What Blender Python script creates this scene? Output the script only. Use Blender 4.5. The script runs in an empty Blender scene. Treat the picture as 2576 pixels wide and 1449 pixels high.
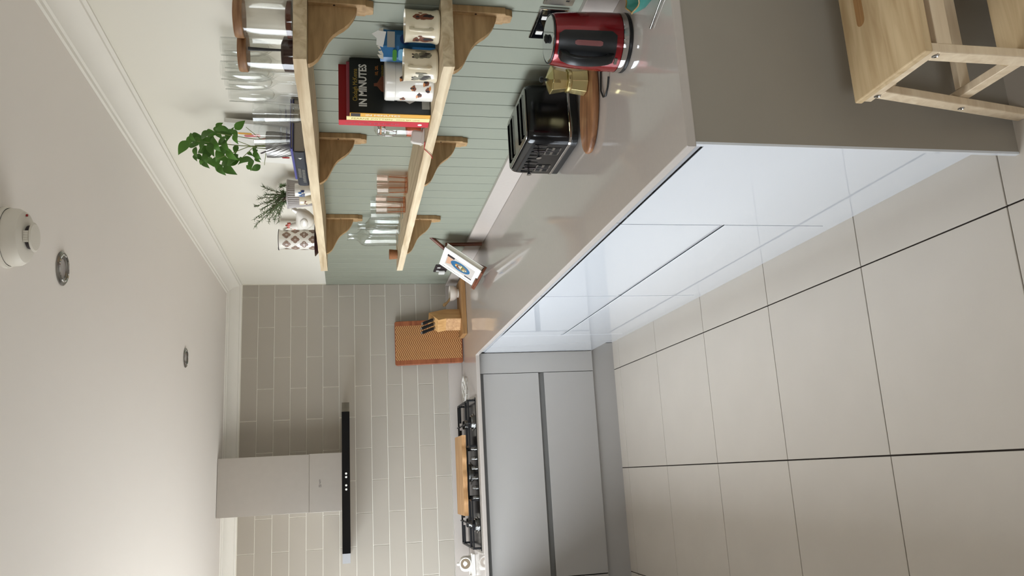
import bpy, bmesh, math, random
from mathutils import Vector, Matrix
random.seed(7)
PI = math.pi
# ------------------------------------------------------------------ camera, world, exposure
scene = bpy.context.scene
C = scene.collection
FPX, YAW, PITCH, ROLL = 1998.1, 0.2310, 0.2045, -0.0081
CAM = Vector((-1.2815, -5.3049, 1.637))
_f = Vector((math.sin(YAW)*math.cos(PITCH), math.cos(YAW)*math.cos(PITCH), -math.sin(PITCH)))
_r0 = Vector((math.cos(YAW), -math.sin(YAW), 0))
_u0 = _r0.cross(_f)
_r = _r0*math.cos(ROLL) + _u0*math.sin(ROLL)
_u = -_r0*math.sin(ROLL) + _u0*math.cos(ROLL)
cd = bpy.data.cameras.new('camera'); cam = bpy.data.objects.new('camera', cd); C.objects.link(cam)
cd.sensor_fit = 'HORIZONTAL'; cd.sensor_width = 36; cd.lens = FPX/2576*36; cd.clip_start = .05
# the phone was held upright and the picture is stored on its side: image right = down in the room
m = Matrix.Identity(4)
for i in range(3):
    m[i][0] = -_u[i]; m[i][1] = _r[i]; m[i][2] = -_f[i]; m[i][3] = CAM[i]
cam.matrix_world = m
scene.camera = cam

w = bpy.data.worlds.new('daylight'); scene.world = w; w.use_nodes = True
nt = w.node_tree; bg = nt.nodes['Background']
tc = nt.nodes.new('ShaderNodeTexCoord'); sp = nt.nodes.new('ShaderNodeSeparateXYZ')
mr = nt.nodes.new('ShaderNodeMapRange'); cr = nt.nodes.new('ShaderNodeMix'); cr.data_type = 'RGBA'
mr.inputs[1].default_value = -.08; mr.inputs[2].default_value = .10
nt.links.new(tc.outputs['Generated'], sp.inputs[0]); nt.links.new(sp.outputs[2], mr.inputs[0])
nt.links.new(mr.outputs[0], cr.inputs[0])
cr.inputs[6].default_value = (.34, .34, .33, 1); cr.inputs[7].default_value = (.90, .97, 1.06, 1)
nt.links.new(cr.outputs[2], bg.inputs[0]); bg.inputs[1].default_value = 9.0

def portal(name, loc, rot, sx, sy):
    l = bpy.data.lights.new(name, 'AREA'); l.shape = 'RECTANGLE'; l.size = sx; l.size_y = sy
    l.cycles.is_portal = True
    o = bpy.data.objects.new(name, l); C.objects.link(o); o.location = loc; o.rotation_euler = rot
# openings: window over the left worktop, unseen window added to light the end panel
XL, YN, ZC = -2.72, -8.0, 2.397
WIN = [(-3.1, -.5, 1.0, 2.28), (-7.3, -5.9, 1.0, 2.1)]
for k, (a, b, c, d) in enumerate(WIN):
    portal('window_daylight', (XL-.12, (a+b)/2, (c+d)/2), (0, -PI/2, 0), d-c, b-a)

vs = scene.view_settings
scene.cycles.transparent_max_bounces = 48; scene.cycles.max_bounces = 16
scene.display_settings.display_device = 'sRGB'
vs.view_transform = 'Standard'; vs.look = 'None'; vs.exposure = 0.85; vs.gamma = 1.0; vs.use_curve_mapping = False

# pixel (of the 2576x1449 photograph) -> point on a plane of the room
def ray(x, y): return _r*((1449-y)-724.5)/FPX - _u*(x-1288)/FPX + _f
def at_x(x, y, X): d = ray(x, y); return CAM + d*((X-CAM.x)/d.x)
def at_y(x, y, Y): d = ray(x, y); return CAM + d*((Y-CAM.y)/d.y)
def at_z(x, y, Z): d = ray(x, y); return CAM + d*((Z-CAM.z)/d.z)

# ------------------------------------------------------------------ materials
def lin(c):
    return tuple(((v/255)/12.92 if v/255 <= .04045 else ((v/255+.055)/1.055)**2.4) for v in c) + (1,)
M = {}
def base_mat(name):
    mt = bpy.data.materials.new(name); mt.use_nodes = True
    M[name] = mt
    return mt, mt.node_tree, mt.node_tree.nodes['Principled BSDF']
def mat(name, col, rough=.5, metal=0., var=.06, vscale=14., bump=0., bscale=60., coat=0., rnd=0., spec=.5, trans=0., ior=1.45):
    mt, nt, b = base_mat(name)
    b.inputs['Roughness'].default_value = rough; b.inputs['Metallic'].default_value = metal
    b.inputs['Coat Weight'].default_value = coat; b.inputs['Specular IOR Level'].default_value = spec
    b.inputs['Transmission Weight'].default_value = trans; b.inputs['IOR'].default_value = ior
    tc = nt.nodes.new('ShaderNodeTexCoord')
    n = nt.nodes.new('ShaderNodeTexNoise'); n.inputs['Scale'].default_value = vscale; n.inputs['Detail'].default_value = 4
    nt.links.new(tc.outputs['Object'], n.inputs['Vector'])
    mp = nt.nodes.new('ShaderNodeMapRange'); mp.inputs[3].default_value = 1-var; mp.inputs[4].default_value = 1+var
    nt.links.new(n.outputs['Fac'], mp.inputs[0])
    val = mp.outputs[0]
    if rnd:
        oi = nt.nodes.new('ShaderNodeObjectInfo'); m2 = nt.nodes.new('ShaderNodeMapRange')
        m2.inputs[3].default_value = 1-rnd; m2.inputs[4].default_value = 1+rnd
        nt.links.new(oi.outputs['Random'], m2.inputs[0])
        mu = nt.nodes.new('ShaderNodeMath'); mu.operation = 'MULTIPLY'
        nt.links.new(val, mu.inputs[0]); nt.links.new(m2.outputs[0], mu.inputs[1]); val = mu.outputs[0]
    vm = nt.nodes.new('ShaderNodeVectorMath'); vm.operation = 'SCALE'
    vm.inputs[0].default_value = lin(col)[:3]; nt.links.new(val, vm.inputs['Scale'])
    nt.links.new(vm.outputs[0], b.inputs['Base Color'])
    if bump:
        n2 = nt.nodes.new('ShaderNodeTexNoise'); n2.inputs['Scale'].default_value = bscale; n2.inputs['Detail'].default_value = 3
        nt.links.new(tc.outputs['Object'], n2.inputs['Vector'])
        bp = nt.nodes.new('ShaderNodeBump'); bp.inputs['Strength'].default_value = bump; bp.inputs['Distance'].default_value = .004
        nt.links.new(n2.outputs['Fac'], bp.inputs['Height']); nt.links.new(bp.outputs[0], b.inputs['Normal'])
    return mt
def wood(name, c1, c2, scale=(30, 2.0, 30), rough=.55, bump=.15, knots=0., coat=0.):
    mt, nt, b = base_mat(name)
    b.inputs['Roughness'].default_value = rough; b.inputs['Coat Weight'].default_value = coat
    tc = nt.nodes.new('ShaderNodeTexCoord'); mp = nt.nodes.new('ShaderNodeMapping'); mp.inputs['Scale'].default_value = scale
    nt.links.new(tc.outputs['Object'], mp.inputs[0])
    n = nt.nodes.new('ShaderNodeTexNoise'); n.inputs['Scale'].default_value = 1.6; n.inputs['Detail'].default_value = 8; n.inputs['Distortion'].default_value = .6
    nt.links.new(mp.outputs[0], n.inputs['Vector'])
    rp = nt.nodes.new('ShaderNodeValToRGB')
    rp.color_ramp.elements[0].position = .32; rp.color_ramp.elements[0].color = lin(c1)
    rp.color_ramp.elements[1].position = .68; rp.color_ramp.elements[1].color = lin(c2)
    nt.links.new(n.outputs['Fac'], rp.inputs[0])
    out = rp.outputs[0]
    if knots:
        v = nt.nodes.new('ShaderNodeTexVoronoi'); v.inputs['Scale'].default_value = 7
        nt.links.new(tc.outputs['Object'], v.inputs['Vector'])
        mr = nt.nodes.new('ShaderNodeMapRange'); mr.inputs[1].default_value = .02; mr.inputs[2].default_value = .13
        mr.inputs[3].default_value = knots; mr.inputs[4].default_value = 0
        nt.links.new(v.outputs['Distance'], mr.inputs[0])
        mx = nt.nodes.new('ShaderNodeMix'); mx.data_type = 'RGBA'; mx.inputs[7].default_value = lin(tuple(k*.5 for k in c1))
        nt.links.new(mr.outputs[0], mx.inputs[0]); nt.links.new(out, mx.inputs[6]); out = mx.outputs[2]
    nt.links.new(out, b.inputs['Base Color'])
    if bump:
        bp = nt.nodes.new('ShaderNodeBump'); bp.inputs['Strength'].default_value = bump; bp.inputs['Distance'].default_value = .003
        nt.links.new(n.outputs['Fac'], bp.inputs['Height']); nt.links.new(bp.outputs[0], b.inputs['Normal'])
    return mt
def glass(name, tint=(1, 1, 1), ior=1.5, boost=1.0):
    mt = bpy.data.materials.new(name); mt.use_nodes = True; M[name] = mt
    nt = mt.node_tree; nt.nodes.clear()
    o = nt.nodes.new('ShaderNodeOutputMaterial'); t = nt.nodes.new('ShaderNodeBsdfTransparent'); g = nt.nodes.new('ShaderNodeBsdfGlossy')
    t.inputs[0].default_value = (*tint, 1); g.inputs['Roughness'].default_value = .02
    fr = nt.nodes.new('ShaderNodeLayerWeight'); fr.inputs[0].default_value = .5     # Schlick's Fresnel, alike on both faces
    pw = nt.nodes.new('ShaderNodeMath'); pw.operation = 'POWER'; pw.inputs[1].default_value = 5; nt.links.new(fr.outputs['Facing'], pw.inputs[0])
    f0 = ((ior-1)/(ior+1))**2
    mu = nt.nodes.new('ShaderNodeMath'); mu.operation = 'MULTIPLY_ADD'; mu.inputs[1].default_value = (1-f0)*.7*boost; mu.inputs[2].default_value = f0*boost; mu.use_clamp = True
    nt.links.new(pw.outputs[0], mu.inputs[0])
    mx = nt.nodes.new('ShaderNodeMixShader'); nt.links.new(mu.outputs[0], mx.inputs[0])
    nt.links.new(t.outputs[0], mx.inputs[1]); nt.links.new(g.outputs[0], mx.inputs[2]); nt.links.new(mx.outputs[0], o.inputs[0])
    return mt

mat('wall_paint', (228, 224, 213), .85, var=.015, vscale=3, bump=.03, bscale=250)
mat('unseen_wall_paint', (176, 166, 154), .85, var=.015, vscale=3)  # mid-tone for the unseen walls, picked to cut bounced light
mat('ceiling_paint', (238, 232, 226), .9, var=.015, vscale=2, bump=.04, bscale=200)
mat('trim_paint', (232, 228, 220), .55, var=.01)
mat('beadboard_paint', (141, 144, 129), .5, var=.02, vscale=4, rnd=.015)
mat('beadboard_groove_shade', (120, 130, 118), .7)  # darker green; shade in the grooves put into the colour
mat('wall_tile_glaze', (170, 162, 150), .32, var=.03, vscale=6, rnd=.025)
mat('wall_grout', (232, 228, 216), .9)
mat('floor_tile_porcelain', (198, 189, 177), .38, var=.05, vscale=5, bump=.03, bscale=120, rnd=.015)
mat('floor_grout', (62, 54, 50), .9)
mat('worktop_quartz', (183, 174, 166), .075, var=.03, vscale=60, spec=.55)
mat('gloss_white', (214, 217, 222), .05, var=.0, coat=1.0)
mat('matt_grey', (171, 167, 162), .5, var=.015, bump=.03, bscale=400)
mat('matt_taupe', (148, 140, 128), .55, var=.02, bump=.03, bscale=400)
mat('rail_grey', (160, 160, 162), .4)
mat('carcass', (120, 118, 114), .7)
mat('brushed_steel', (198, 193, 187), .38, metal=1, var=.03, vscale=30)
mat('chrome', (205, 205, 205), .08, metal=1, var=0)
mat('dull_chrome', (150, 148, 144), .25, metal=1, var=0)
mat('black_glass', (6, 7, 10), .06, var=0)
mat('black_enamel', (12, 12, 14), .16, var=0)
mat('black_plastic', (22, 23, 24), .35, var=.02)
mat('cast_iron', (20, 20, 22), .45, var=.05)
mat('kettle_red', (128, 4, 16), .2, metal=.35, var=.02, coat=.6)
mat('white_plastic', (228, 226, 220), .4, var=.01)
mat('alarm_plastic', (224, 219, 209), .5, var=.01)
mat('white_ceramic', (236, 232, 224), .18, var=.01, coat=.4)
mat('cream_ceramic', (226, 214, 188), .2, var=.02, coat=.4)
mat('grey_ceramic', (172, 166, 164), .3, var=.03)
mat('ribbed_metal', (140, 138, 136), .28, metal=.9, var=.04)
mat('marble', (226, 216, 204), .4, var=.05)
mat('gold_metal', (214, 198, 142), .24, metal=.95, var=.04)
mat('moka_dark', (50, 26, 24), .3)
mat('leaf_green', (72, 116, 36), .45, var=.25, vscale=40, rnd=.25)
mat('stem_green', (110, 120, 60), .6)
mat('rosemary_green', (92, 112, 70), .6, var=.3, vscale=60)
mat('rosemary_wood', (78, 52, 46), .7)
mat('soil', (52, 38, 30), .95, bump=.5)
mat('coffee', (58, 30, 24), .8, bump=.4, bscale=300)
mat('cocoa', (96, 48, 30), .85, bump=.3, bscale=300)
mat('spice', (190, 82, 38), .8, bump=.3, bscale=300)
mat('cork', (142, 94, 60), .85, var=.25, vscale=120, bump=.3)
mat('paper', (226, 220, 206), .8, var=.03, vscale=80)
mat('page_grey', (160, 152, 142), .8, var=.12, vscale=200)
mat('cover_black', (16, 18, 16), .3, var=.05)
mat('cover_red', (150, 8, 18), .4, var=.03)
mat('cover_red_lit', (196, 34, 52), .4, var=.03)  # lighter copy of the red cover; light on the spine put into colour
mat('cover_pink', (168, 80, 92), .5)
mat('spine_orange', (226, 168, 66), .5)
mat('spine_cream', (236, 222, 160), .5)
mat('cover_navy', (40, 44, 54), .45, var=.1, vscale=40)
mat('cover_blue', (86, 86, 150), .5)
mat('print_white', (232, 230, 224), .5)
mat('print_grey', (150, 148, 140), .6)
mat('print_orange', (214, 130, 50), .6)
mat('print_gold', (176, 148, 60), .6)
mat('print_brown', (122, 70, 48), .6, var=.3, vscale=150)
mat('print_taupe', (140, 114, 98), .35)
mat('print_dark', (46, 36, 38), .6, var=.2, vscale=150)
mat('print_tabby', (126, 122, 104), .5, var=.5, vscale=220)
mat('print_green', (64, 130, 40), .4)
mat('print_blue', (40, 92, 150), .4)
mat('print_lightblue', (124, 176, 206), .4)
mat('print_navy', (24, 46, 96), .4)
mat('print_pink', (206, 120, 120), .6)
mat('print_skin', (206, 160, 130), .6)
mat('plate_blue', (40, 104, 146), .4)
mat('photo_backdrop', (196, 188, 180), .6, var=.1)
mat('bag_blue', (44, 104, 152), .3, var=.25, vscale=18)
mat('slot_shade', (6, 6, 6), 1., var=0, spec=0)  # dead black for the shade inside the toaster slots
mat('teal_glaze', (70, 140, 130), .25, var=.25, vscale=30)
mat('salt_brown', (128, 112, 92), .8)
mat('gilt', (150, 120, 70), .5, var=.3, vscale=40)
mat('tray_dark', (44, 20, 28), .14, var=.05)
mat('red_cord', (170, 16, 26), .6)
mat('hen_red', (178, 62, 34), .35)
mat('hen_orange', (214, 138, 72), .35)
mat('window_pink', (140, 88, 88), .2, var=.1)
wood('shelf_pine', (184, 160, 126), (224, 206, 174), (26, 1.6, 26), .75, .3, knots=.55)
wood('bracket_pine', (146, 114, 74), (180, 146, 102), (4, 30, 30), .6, .1)
wood('birch', (204, 180, 148), (224, 204, 174), (2, 26, 26), .6, .1)
wood('birch_seat_shaded', (176, 148, 108), (206, 180, 140), (2.4, 24, 24), .6, .1)  # darker birch; dimmer light on upward faces put into the colour
wood('walnut_board', (104, 66, 40), (164, 116, 76), (3, 30, 30), .5, .1)
wood('oak_board', (166, 120, 74), (202, 158, 108), (3, 30, 30), .55, .1)
wood('beech_block', (190, 142, 86), (214, 168, 110), (40, 40, 4), .5, .05)
wood('beech_slab', (140, 100, 58), (178, 134, 84), (3, 30, 30), .55, .1)
wood('lid_wood', (120, 82, 52), (164, 124, 86), (8, 8, 60), .5, .05)
wood('stand_wood', (84, 44, 28), (128, 72, 46), (20, 20, 4), .45, .05)
wood('rail_wood', (128, 68, 38), (158, 92, 56), (3, 30, 30), .45, .05)
glass('clear_glass', (.97, .975, .97), 1.5, 1.7)
glass('pink_glass', (.965, .90, .865), 1.5, 1.5)
glass('pink_glass_thick', (.94, .72, .60), 1.5, 1.4)
glass('window_glass', (.97, .98, .98), 1.45)
glass('jar_glass', (.95, .945, .93), 1.5, 1.0)
glass('hood_glass', (.80, .80, .78), 1.5)

# herringbone inlay of the leaning board: end-grain strips, flat
def herring():
    mt, nt, b = base_mat('herringbone_inlay')
    b.inputs['Roughness'].default_value = .45
    tc = nt.nodes.new('ShaderNodeTexCoord'); s = nt.nodes.new('ShaderNodeSeparateXYZ'); nt.links.new(tc.outputs['Object'], s.inputs[0])
    pp = nt.nodes.new('ShaderNodeMath'); pp.operation = 'PINGPONG'; pp.inputs[1].default_value = .0385; nt.links.new(s.outputs[0], pp.inputs[0])
    sc = nt.nodes.new('ShaderNodeMath'); sc.operation = 'MULTIPLY_ADD'; sc.inputs[1].default_value = .6; nt.links.new(pp.outputs[0], sc.inputs[0]); nt.links.new(s.outputs[2], sc.inputs[2])
    fr = nt.nodes.new('ShaderNodeMath'); fr.operation = 'PINGPONG'; fr.inputs[1].default_value = .0068; nt.links.new(sc.outputs[0], fr.inputs[0])
    mr = nt.nodes.new('ShaderNodeMapRange'); mr.inputs[1].default_value = .0040; mr.inputs[2].default_value = .0050; nt.links.new(fr.outputs[0], mr.inputs[0])
    n = nt.nodes.new('ShaderNodeTexNoise'); n.inputs['Scale'].default_value = 60; nt.links.new(tc.outputs['Object'], n.inputs['Vector'])
    a = nt.nodes.new('ShaderNodeMix'); a.data_type = 'RGBA'; a.inputs[6].default_value = lin((118, 68, 36)); a.inputs[7].default_value = lin((150, 94, 52)); nt.links.new(n.outputs['Fac'], a.inputs[0])
    mx = nt.nodes.new('ShaderNodeMix'); mx.data_type = 'RGBA'; mx.inputs[7].default_value = lin((206, 162, 104))
    nt.links.new(mr.outputs[0], mx.inputs[0]); nt.links.new(a.outputs[2], mx.inputs[6]); nt.links.new(mx.outputs[2], b.inputs['Base Color'])
herring()

# ------------------------------------------------------------------ geometry helpers
def mesh_from_bm(bm, name, smooth=None, bevel=0., segs=2):
    bmesh.ops.recalc_face_normals(bm, faces=bm.faces)
    if bevel:
        es = [e for e in bm.edges if len(e.link_faces) == 2 and e.calc_face_angle(0) > .5]
        bmesh.ops.bevel(bm, geom=es, offset=bevel, segments=segs, affect='EDGES', clamp_overlap=True, profile=.5)
    me = bpy.data.meshes.new(name); bm.to_mesh(me); bm.free()
    if smooth is not None:
        me.shade_smooth(); me.set_sharp_from_angle(angle=smooth)
    return me
class G:
    def __init__(s): s.bm = bmesh.new(); s.mx = Matrix.Identity(4)
    def v(s, p): return s.bm.verts.new(s.mx @ Vector(p))
    def f(s, vs):
        try: s.bm.faces.new(vs)
        except ValueError: pass
    def at(s, mx): s.mx = mx; return s
    def box(s, x0, x1, y0, y1, z0, z1):
        q = [s.v((x, y, z)) for z in (z0, z1) for y in (y0, y1) for x in (x0, x1)]
        for i in ((0, 2, 3, 1), (4, 5, 7, 6), (0, 1, 5, 4), (2, 6, 7, 3), (0, 4, 6, 2), (1, 3, 7, 5)): s.f([q[k] for k in i])
        return s
    def prism(s, pts, a, b, axis='y'):
        """extrude a closed 2-D outline; axis y: pts are (x,z); axis x: (y,z); axis z: (x,y)"""
        def P(p, t): return {'y': (p[0], t, p[1]), 'x': (t, p[0], p[1]), 'z': (p[0], p[1], t)}[axis]
        A = [s.v(P(p, a)) for p in pts]; B = [s.v(P(p, b)) for p in pts]; n = len(pts)
        s.f(A[::-1]); s.f(B)
        for i in range(n): s.f([A[i], A[(i+1) % n], B[(i+1) % n], B[i]])
        return s
    def lathe(s, prof, n=32, c=(0, 0, 0), a0=0., a1=2*PI, sx=1., sy=1., ribs=0, rib=0.):
        full = abs(a1-a0-2*PI) < 1e-6; k = n if full else n+1; rows = []
        for r, z in prof:
            if r < 1e-6: rows.append([s.v((c[0], c[1], c[2]+z))]); continue
            row = []
            for i in range(k):
                a = a0+(a1-a0)*i/n; rr = r*(1+rib*math.cos(ribs*a)) if ribs else r
                row.append(s.v((c[0]+rr*math.cos(a)*sx, c[1]+rr*math.sin(a)*sy, c[2]+z)))
            rows.append(row)
        for A, B in zip(rows, rows[1:]):
            for i in range(n):
                j = (i+1) % k if full else i+1
                if len(A) == 1 and len(B) == 1: continue
                if len(A) == 1: s.f([A[0], B[i], B[j]])
                elif len(B) == 1: s.f([A[i], A[j], B[0]])
                else: s.f([A[i], A[j], B[j], B[i]])
        return s
    def tube(s, pts, r, n=8, caps=True, flat=1.0):
        pts = [Vector(p) for p in pts]; rs = r if isinstance(r, (list, tuple)) else [r]*len(pts); rows = []; a = None
        for i, p in enumerate(pts):
            t = (pts[min(i+1, len(pts)-1)]-pts[max(i-1, 0)]).normalized()
            if a is None:
                a = t.cross(Vector((0, 0, 1)))
                if a.length < 1e-3: a = t.cross(Vector((1, 0, 0)))
            else: a = a-t*a.dot(t)            # carried along the path without twisting
            a = a.normalized(); b = t.cross(a)
            rows.append([s.v(p+(a*math.cos(2*PI*k/n)+b*flat*math.sin(2*PI*k/n))*rs[i]) for k in range(n)])
        for A, B in zip(rows, rows[1:]):
            for k in range(n): s.f([A[k], A[(k+1) % n], B[(k+1) % n], B[k]])
        if caps: s.f(rows[0][::-1]); s.f(rows[-1])
        return s
    def ball(s, c, r, n=16, sc=(1, 1, 1)):
        prof = [(math.sin(PI*i/(n//2))*r if 0 < i < n//2 else 0, -math.cos(PI*i/(n//2))*r*sc[2]) for i in range(n//2+1)]
        return s.lathe(prof, n, c, sx=sc[0], sy=sc[1])
    def mesh(s, name, smooth=None, bevel=0., segs=2): return mesh_from_bm(s.bm, name, smooth, bevel, segs)
    def build(s, name, mt, parent=None, smooth=None, bevel=0., segs=2):
        return link(name, s.mesh(name, smooth, bevel, segs), mt, parent)
def link(name, me, mt=None, parent=None):
    o = bpy.data.objects.new(name, me)
    if mt and not me.materials: me.materials.append(M[mt])
    C.objects.link(o)
    if parent: o.parent = parent
    return o
def thing(name, label, cat, loc=(0, 0, 0), rz=0., group=None):
    o = bpy.data.objects.new(name, None); o.empty_display_size = .05; C.objects.link(o)
    o.location = loc; o.rotation_euler = (0, 0, rz)
    return tag(o, label, cat, group)
def tag(o, label, cat, group=None):
    o['label'] = label; o['category'] = cat
    if group: o['group'] = group
    return o
def struct(o, label=None):
    o['kind'] = 'structure'
    if label: o['label'] = label
    return o
def B(*a): return G().box(*a)
def dup(root, label, loc, rz=None, group=None):
    r = root.copy(); C.objects.link(r); r.location = loc; r['label'] = label
    if rz is not None: r.rotation_euler = (0, 0, rz)
    if group: r['group'] = group
    for ch in list(root.children):
        c = ch.copy(); C.objects.link(c); c.parent = r
        for g in list(ch.children):
            d = g.copy(); C.objects.link(d); d.parent = c
    return r
def text(body, size, mt, parent, mx, name='lettering', width=None, align='LEFT', ext=.0002, bold=0.):
    cu = bpy.data.curves.new(name, 'FONT'); cu.body = body; cu.size = size; cu.extrude = ext; cu.align_x = align; cu.resolution_u = 2; cu.offset = bold
    t = bpy.data.objects.new('tmp', cu); C.objects.link(t); bpy.context.view_layer.update()
    dg = bpy.context.evaluated_depsgraph_get()
    me = bpy.data.meshes.new_from_object(t.evaluated_get(dg)); bpy.data.objects.remove(t); me.name = name
    me.materials.clear()
    if width:
        xs = [v.co.x for v in me.vertices]; k = width/(max(xs)-min(xs)); me.transform(Matrix.Diagonal((k, 1, 1, 1)))
    me.transform(mx)
    return link(name, me, mt, parent)
def frame(o, ex, ey, ez=None):
    """matrix with local x along ex, y along ey, at o"""
    ex = Vector(ex).normalized(); ey = Vector(ey).normalized(); ez = ex.cross(ey).normalized() if ez is None else Vector(ez)
    mm = Matrix.Identity(4)
    for i in range(3): mm[i][0] = ex[i]; mm[i][1] = ey[i]; mm[i][2] = ez[i]; mm[i][3] = o[i]
    return mm
def rounded(w, h, r, n=5, cx=0., cy=0.):
    p = []
    for (x, y, a) in ((w/2-r, h/2-r, 0), (-w/2+r, h/2-r, PI/2), (-w/2+r, -h/2+r, PI), (w/2-r, -h/2+r, 1.5*PI)):
        for i in range(n+1): t = a+PI/2*i/n; p.append((cx+x+r*math.cos(t), cy+y+r*math.sin(t)))
    return p

# ------------------------------------------------------------------ the room
K = .885          # worktop surface
ZT, ZB = .978, 1.775   # top of the upstand, top of the panelling
struct(B(XL-.25, .25, YN-.25, .25, -.12, -.006).build('floor', 'floor_grout'), 'large beige porcelain floor tiles with dark joints')
flo = bpy.data.objects['floor']
T = .602; gx0, gy0 = -1.2987, -.6703
tile_me = G().box(0, T-.005, 0, T-.004, -.006, 0).mesh('floor_tile', bevel=.001, segs=1); tile_me.materials.append(M['floor_tile_porcelain'])
i = -4
for i in range(-4, 3):
    for j in range(-2, 12):
        x0 = gx0+i*T+.0025; y0 = gy0-(j+1)*T+.002
        xa, xe = max(x0, XL), min(x0+T-.005, 0); ya, ye = max(y0, YN), min(y0+T-.004, 0)
        if xe-xa < .02 or ye-ya < .02: continue
        if xe-xa < T-.006 or ye-ya < T-.005: o = B(0, xe-xa, 0, ye-ya, -.006, 0).build('tile', 'floor_tile_porcelain', flo)
        else: o = link('tile', tile_me, None, flo)
        x0, y0 = xa, ya
        o.location = (x0, y0, 0)
struct(B(XL-.25, .25, YN-.25, .25, ZC, ZC+.12).build('ceiling', 'ceiling_paint'), 'plain off-white painted ceiling')
# right wall, painted above the panelling
wr = struct(B(.008, .2, YN, .2, 0, ZC).build('wall_right', 'wall_paint'), 'cream painted wall above pale green panelling')
B(.004, .008, -3.76, 0, ZT-.05, ZB-.004).build('panel_backing', 'beadboard_groove_shade', wr)
p = .099; y = -2.823
edges = [y+p*k for k in range(-9, 29)]
for a in edges:
    b = min(a+p-.0035, -.001)
    if b-a < .01: continue
    pts = [(a, .006), (a, .001), (a+.0015, 0), (b-.0015, 0), (b, .001), (b, .006)]
    G().prism([(q[1], q[0]) for q in pts], ZT-.02, ZB, 'z').build('plank', 'beadboard_paint', wr)
# back wall with metro tiles
wb = struct(B(XL, .2, .0022, .2, 0, ZC).build('wall_back', 'wall_grout'), 'wall of long grey brick-bond tiles with pale grout')
tw, th, tz, tx = .4014, .1024, 2.2067, -.0842
full = G().box(0, tw-.004, 0, .0025, 0, th-.0035).mesh('wall_tile', bevel=.0008, segs=1); full.materials.append(M['wall_tile_glaze'])
for k in range(13):
    z0 = tz-k*th+.00175
    off = 0 if k % 2 == 0 else tw/2
    n = -1
    while True:
        x1 = tx-off-n*tw-.002; x0 = x1-tw+.004; n += 1
        if x1 < -2.9: break
        if x0 > 0: continue
        if x1 > 0:
            if -x0 < .02: continue
            o = B(0, -.001-x0, 0, .0025, 0, th-.0035).build('tile', 'wall_tile_glaze', wb, bevel=.0008, segs=1)
        else: o = link('tile', full, None, wb)
        o.location = (x0, -.0005, z0)
# left wall and near wall with their openings
def wall_with_holes(name, axis, pos, t, u0, u1, holes, label):
    g = G()
    def bx(a, b, c, d):
        if b-a < 1e-4 or d-c < 1e-4: return
        g.box(pos, pos+t, a, b, c, d) if axis == 'x' else g.box(a, b, pos, pos+t, c, d)
    cur = u0
    for (a, b, c, d) in sorted(holes):
        bx(cur, a, 0, ZC); bx(a, b, 0, c); bx(a, b, d, ZC); cur = b
    bx(cur, u1, 0, ZC)
    return struct(g.build(name, 'unseen_wall_paint'), label)
wall_with_holes('wall_left', 'x', XL-.2, .2, YN, .2, WIN, 'unseen taupe painted wall with the kitchen window')
wall_with_holes('wall_near', 'y', YN-.2, .2, XL-.2, .2, [], 'plain taupe painted wall behind the camera')
def window(n, axis, pos, a, b, c, d, bars):
    def bx(g, a, b, c, d, t0=-.03, t1=.03):
        g.box(pos+t0, pos+t1, a, b, c, d) if axis == 'x' else g.box(a, b, pos+t0, pos+t1, c, d)
    g = G(); s = .05
    bx(g, a, b, c, c+s); bx(g, a, b, d-s, d); bx(g, a, a+s, c+s, d-s); bx(g, b-s, b, c+s, d-s)
    for k in range(1, bars): u = a+(b-a)*k/bars; bx(g, u-.025, u+.025, c+s, d-s)
    o = struct(g.build('window_%d' % n, 'trim_paint'), 'unseen white framed window, plain glass')
    for k in range(bars):
        u0 = a+(b-a)*k/bars; u1 = a+(b-a)*(k+1)/bars; q = G(); bx(q, u0+.03, u1-.03, c+.03, d-.03, -.002, .002)
        q.build('pane', 'window_glass', o)
window(1, 'x', XL-.1, *WIN[0], 3); window(2, 'x', XL-.1, *WIN[1], 2)  # the second window is added, unseen, as fill for the end panel
# cornice
zc = 2.3132; d0 = ZC-zc
prof = [(0, zc), (.006, zc), (.010, zc+.010), (.016, zc+.012), (.022, zc+.030), (.034, zc+.052), (.052, zc+.066), (.060, zc+.070), (.064, zc+.076), (.074, zc+.078), (.078, ZC), (0, ZC)]
struct(G().prism([(.008-a, z) for a, z in prof], YN, .006, 'y').build('trim_1', 'trim_paint', smooth=.5), 'white moulded cornice along the right wall')
struct(G().prism([(.008-a, z) for a, z in prof], XL, .006, 'x').build('trim_2', 'trim_paint', smooth=.5), 'white moulded cornice above the grey tiles')

# ------------------------------------------------------------------ worktop and cabinets
WX, WY, WL = -.592, -.6224, -3.7525
wt = thing('worktop', 'glossy taupe quartz worktop running round the corner of the kitchen', 'worktop', (0, 0, 0))
zt0 = K-.023
def inset(pts): return pts
G().prism([(0, 0), (0, WL), (WX, WL), (WX, WY), (-2.078, WY), (-2.078, 0)], zt0, K, 'z').build('slab', 'worktop_quartz', wt, bevel=.003)
B(-.02, 0, WL, 0, K+.0005, ZT).build('upstand', 'worktop_quartz', wt, bevel=.0015, segs=1)
B(-2.078, -.0205, -.02, 0, K+.0005, ZT).build('upstand', 'worktop_quartz', wt, bevel=.0015, segs=1)
tag(B(XL+.002, -2.08, -4.8, -.002, zt0, K).build('worktop', 'worktop_quartz', bevel=.003), 'taupe quartz worktop under the window', 'worktop')

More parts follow.
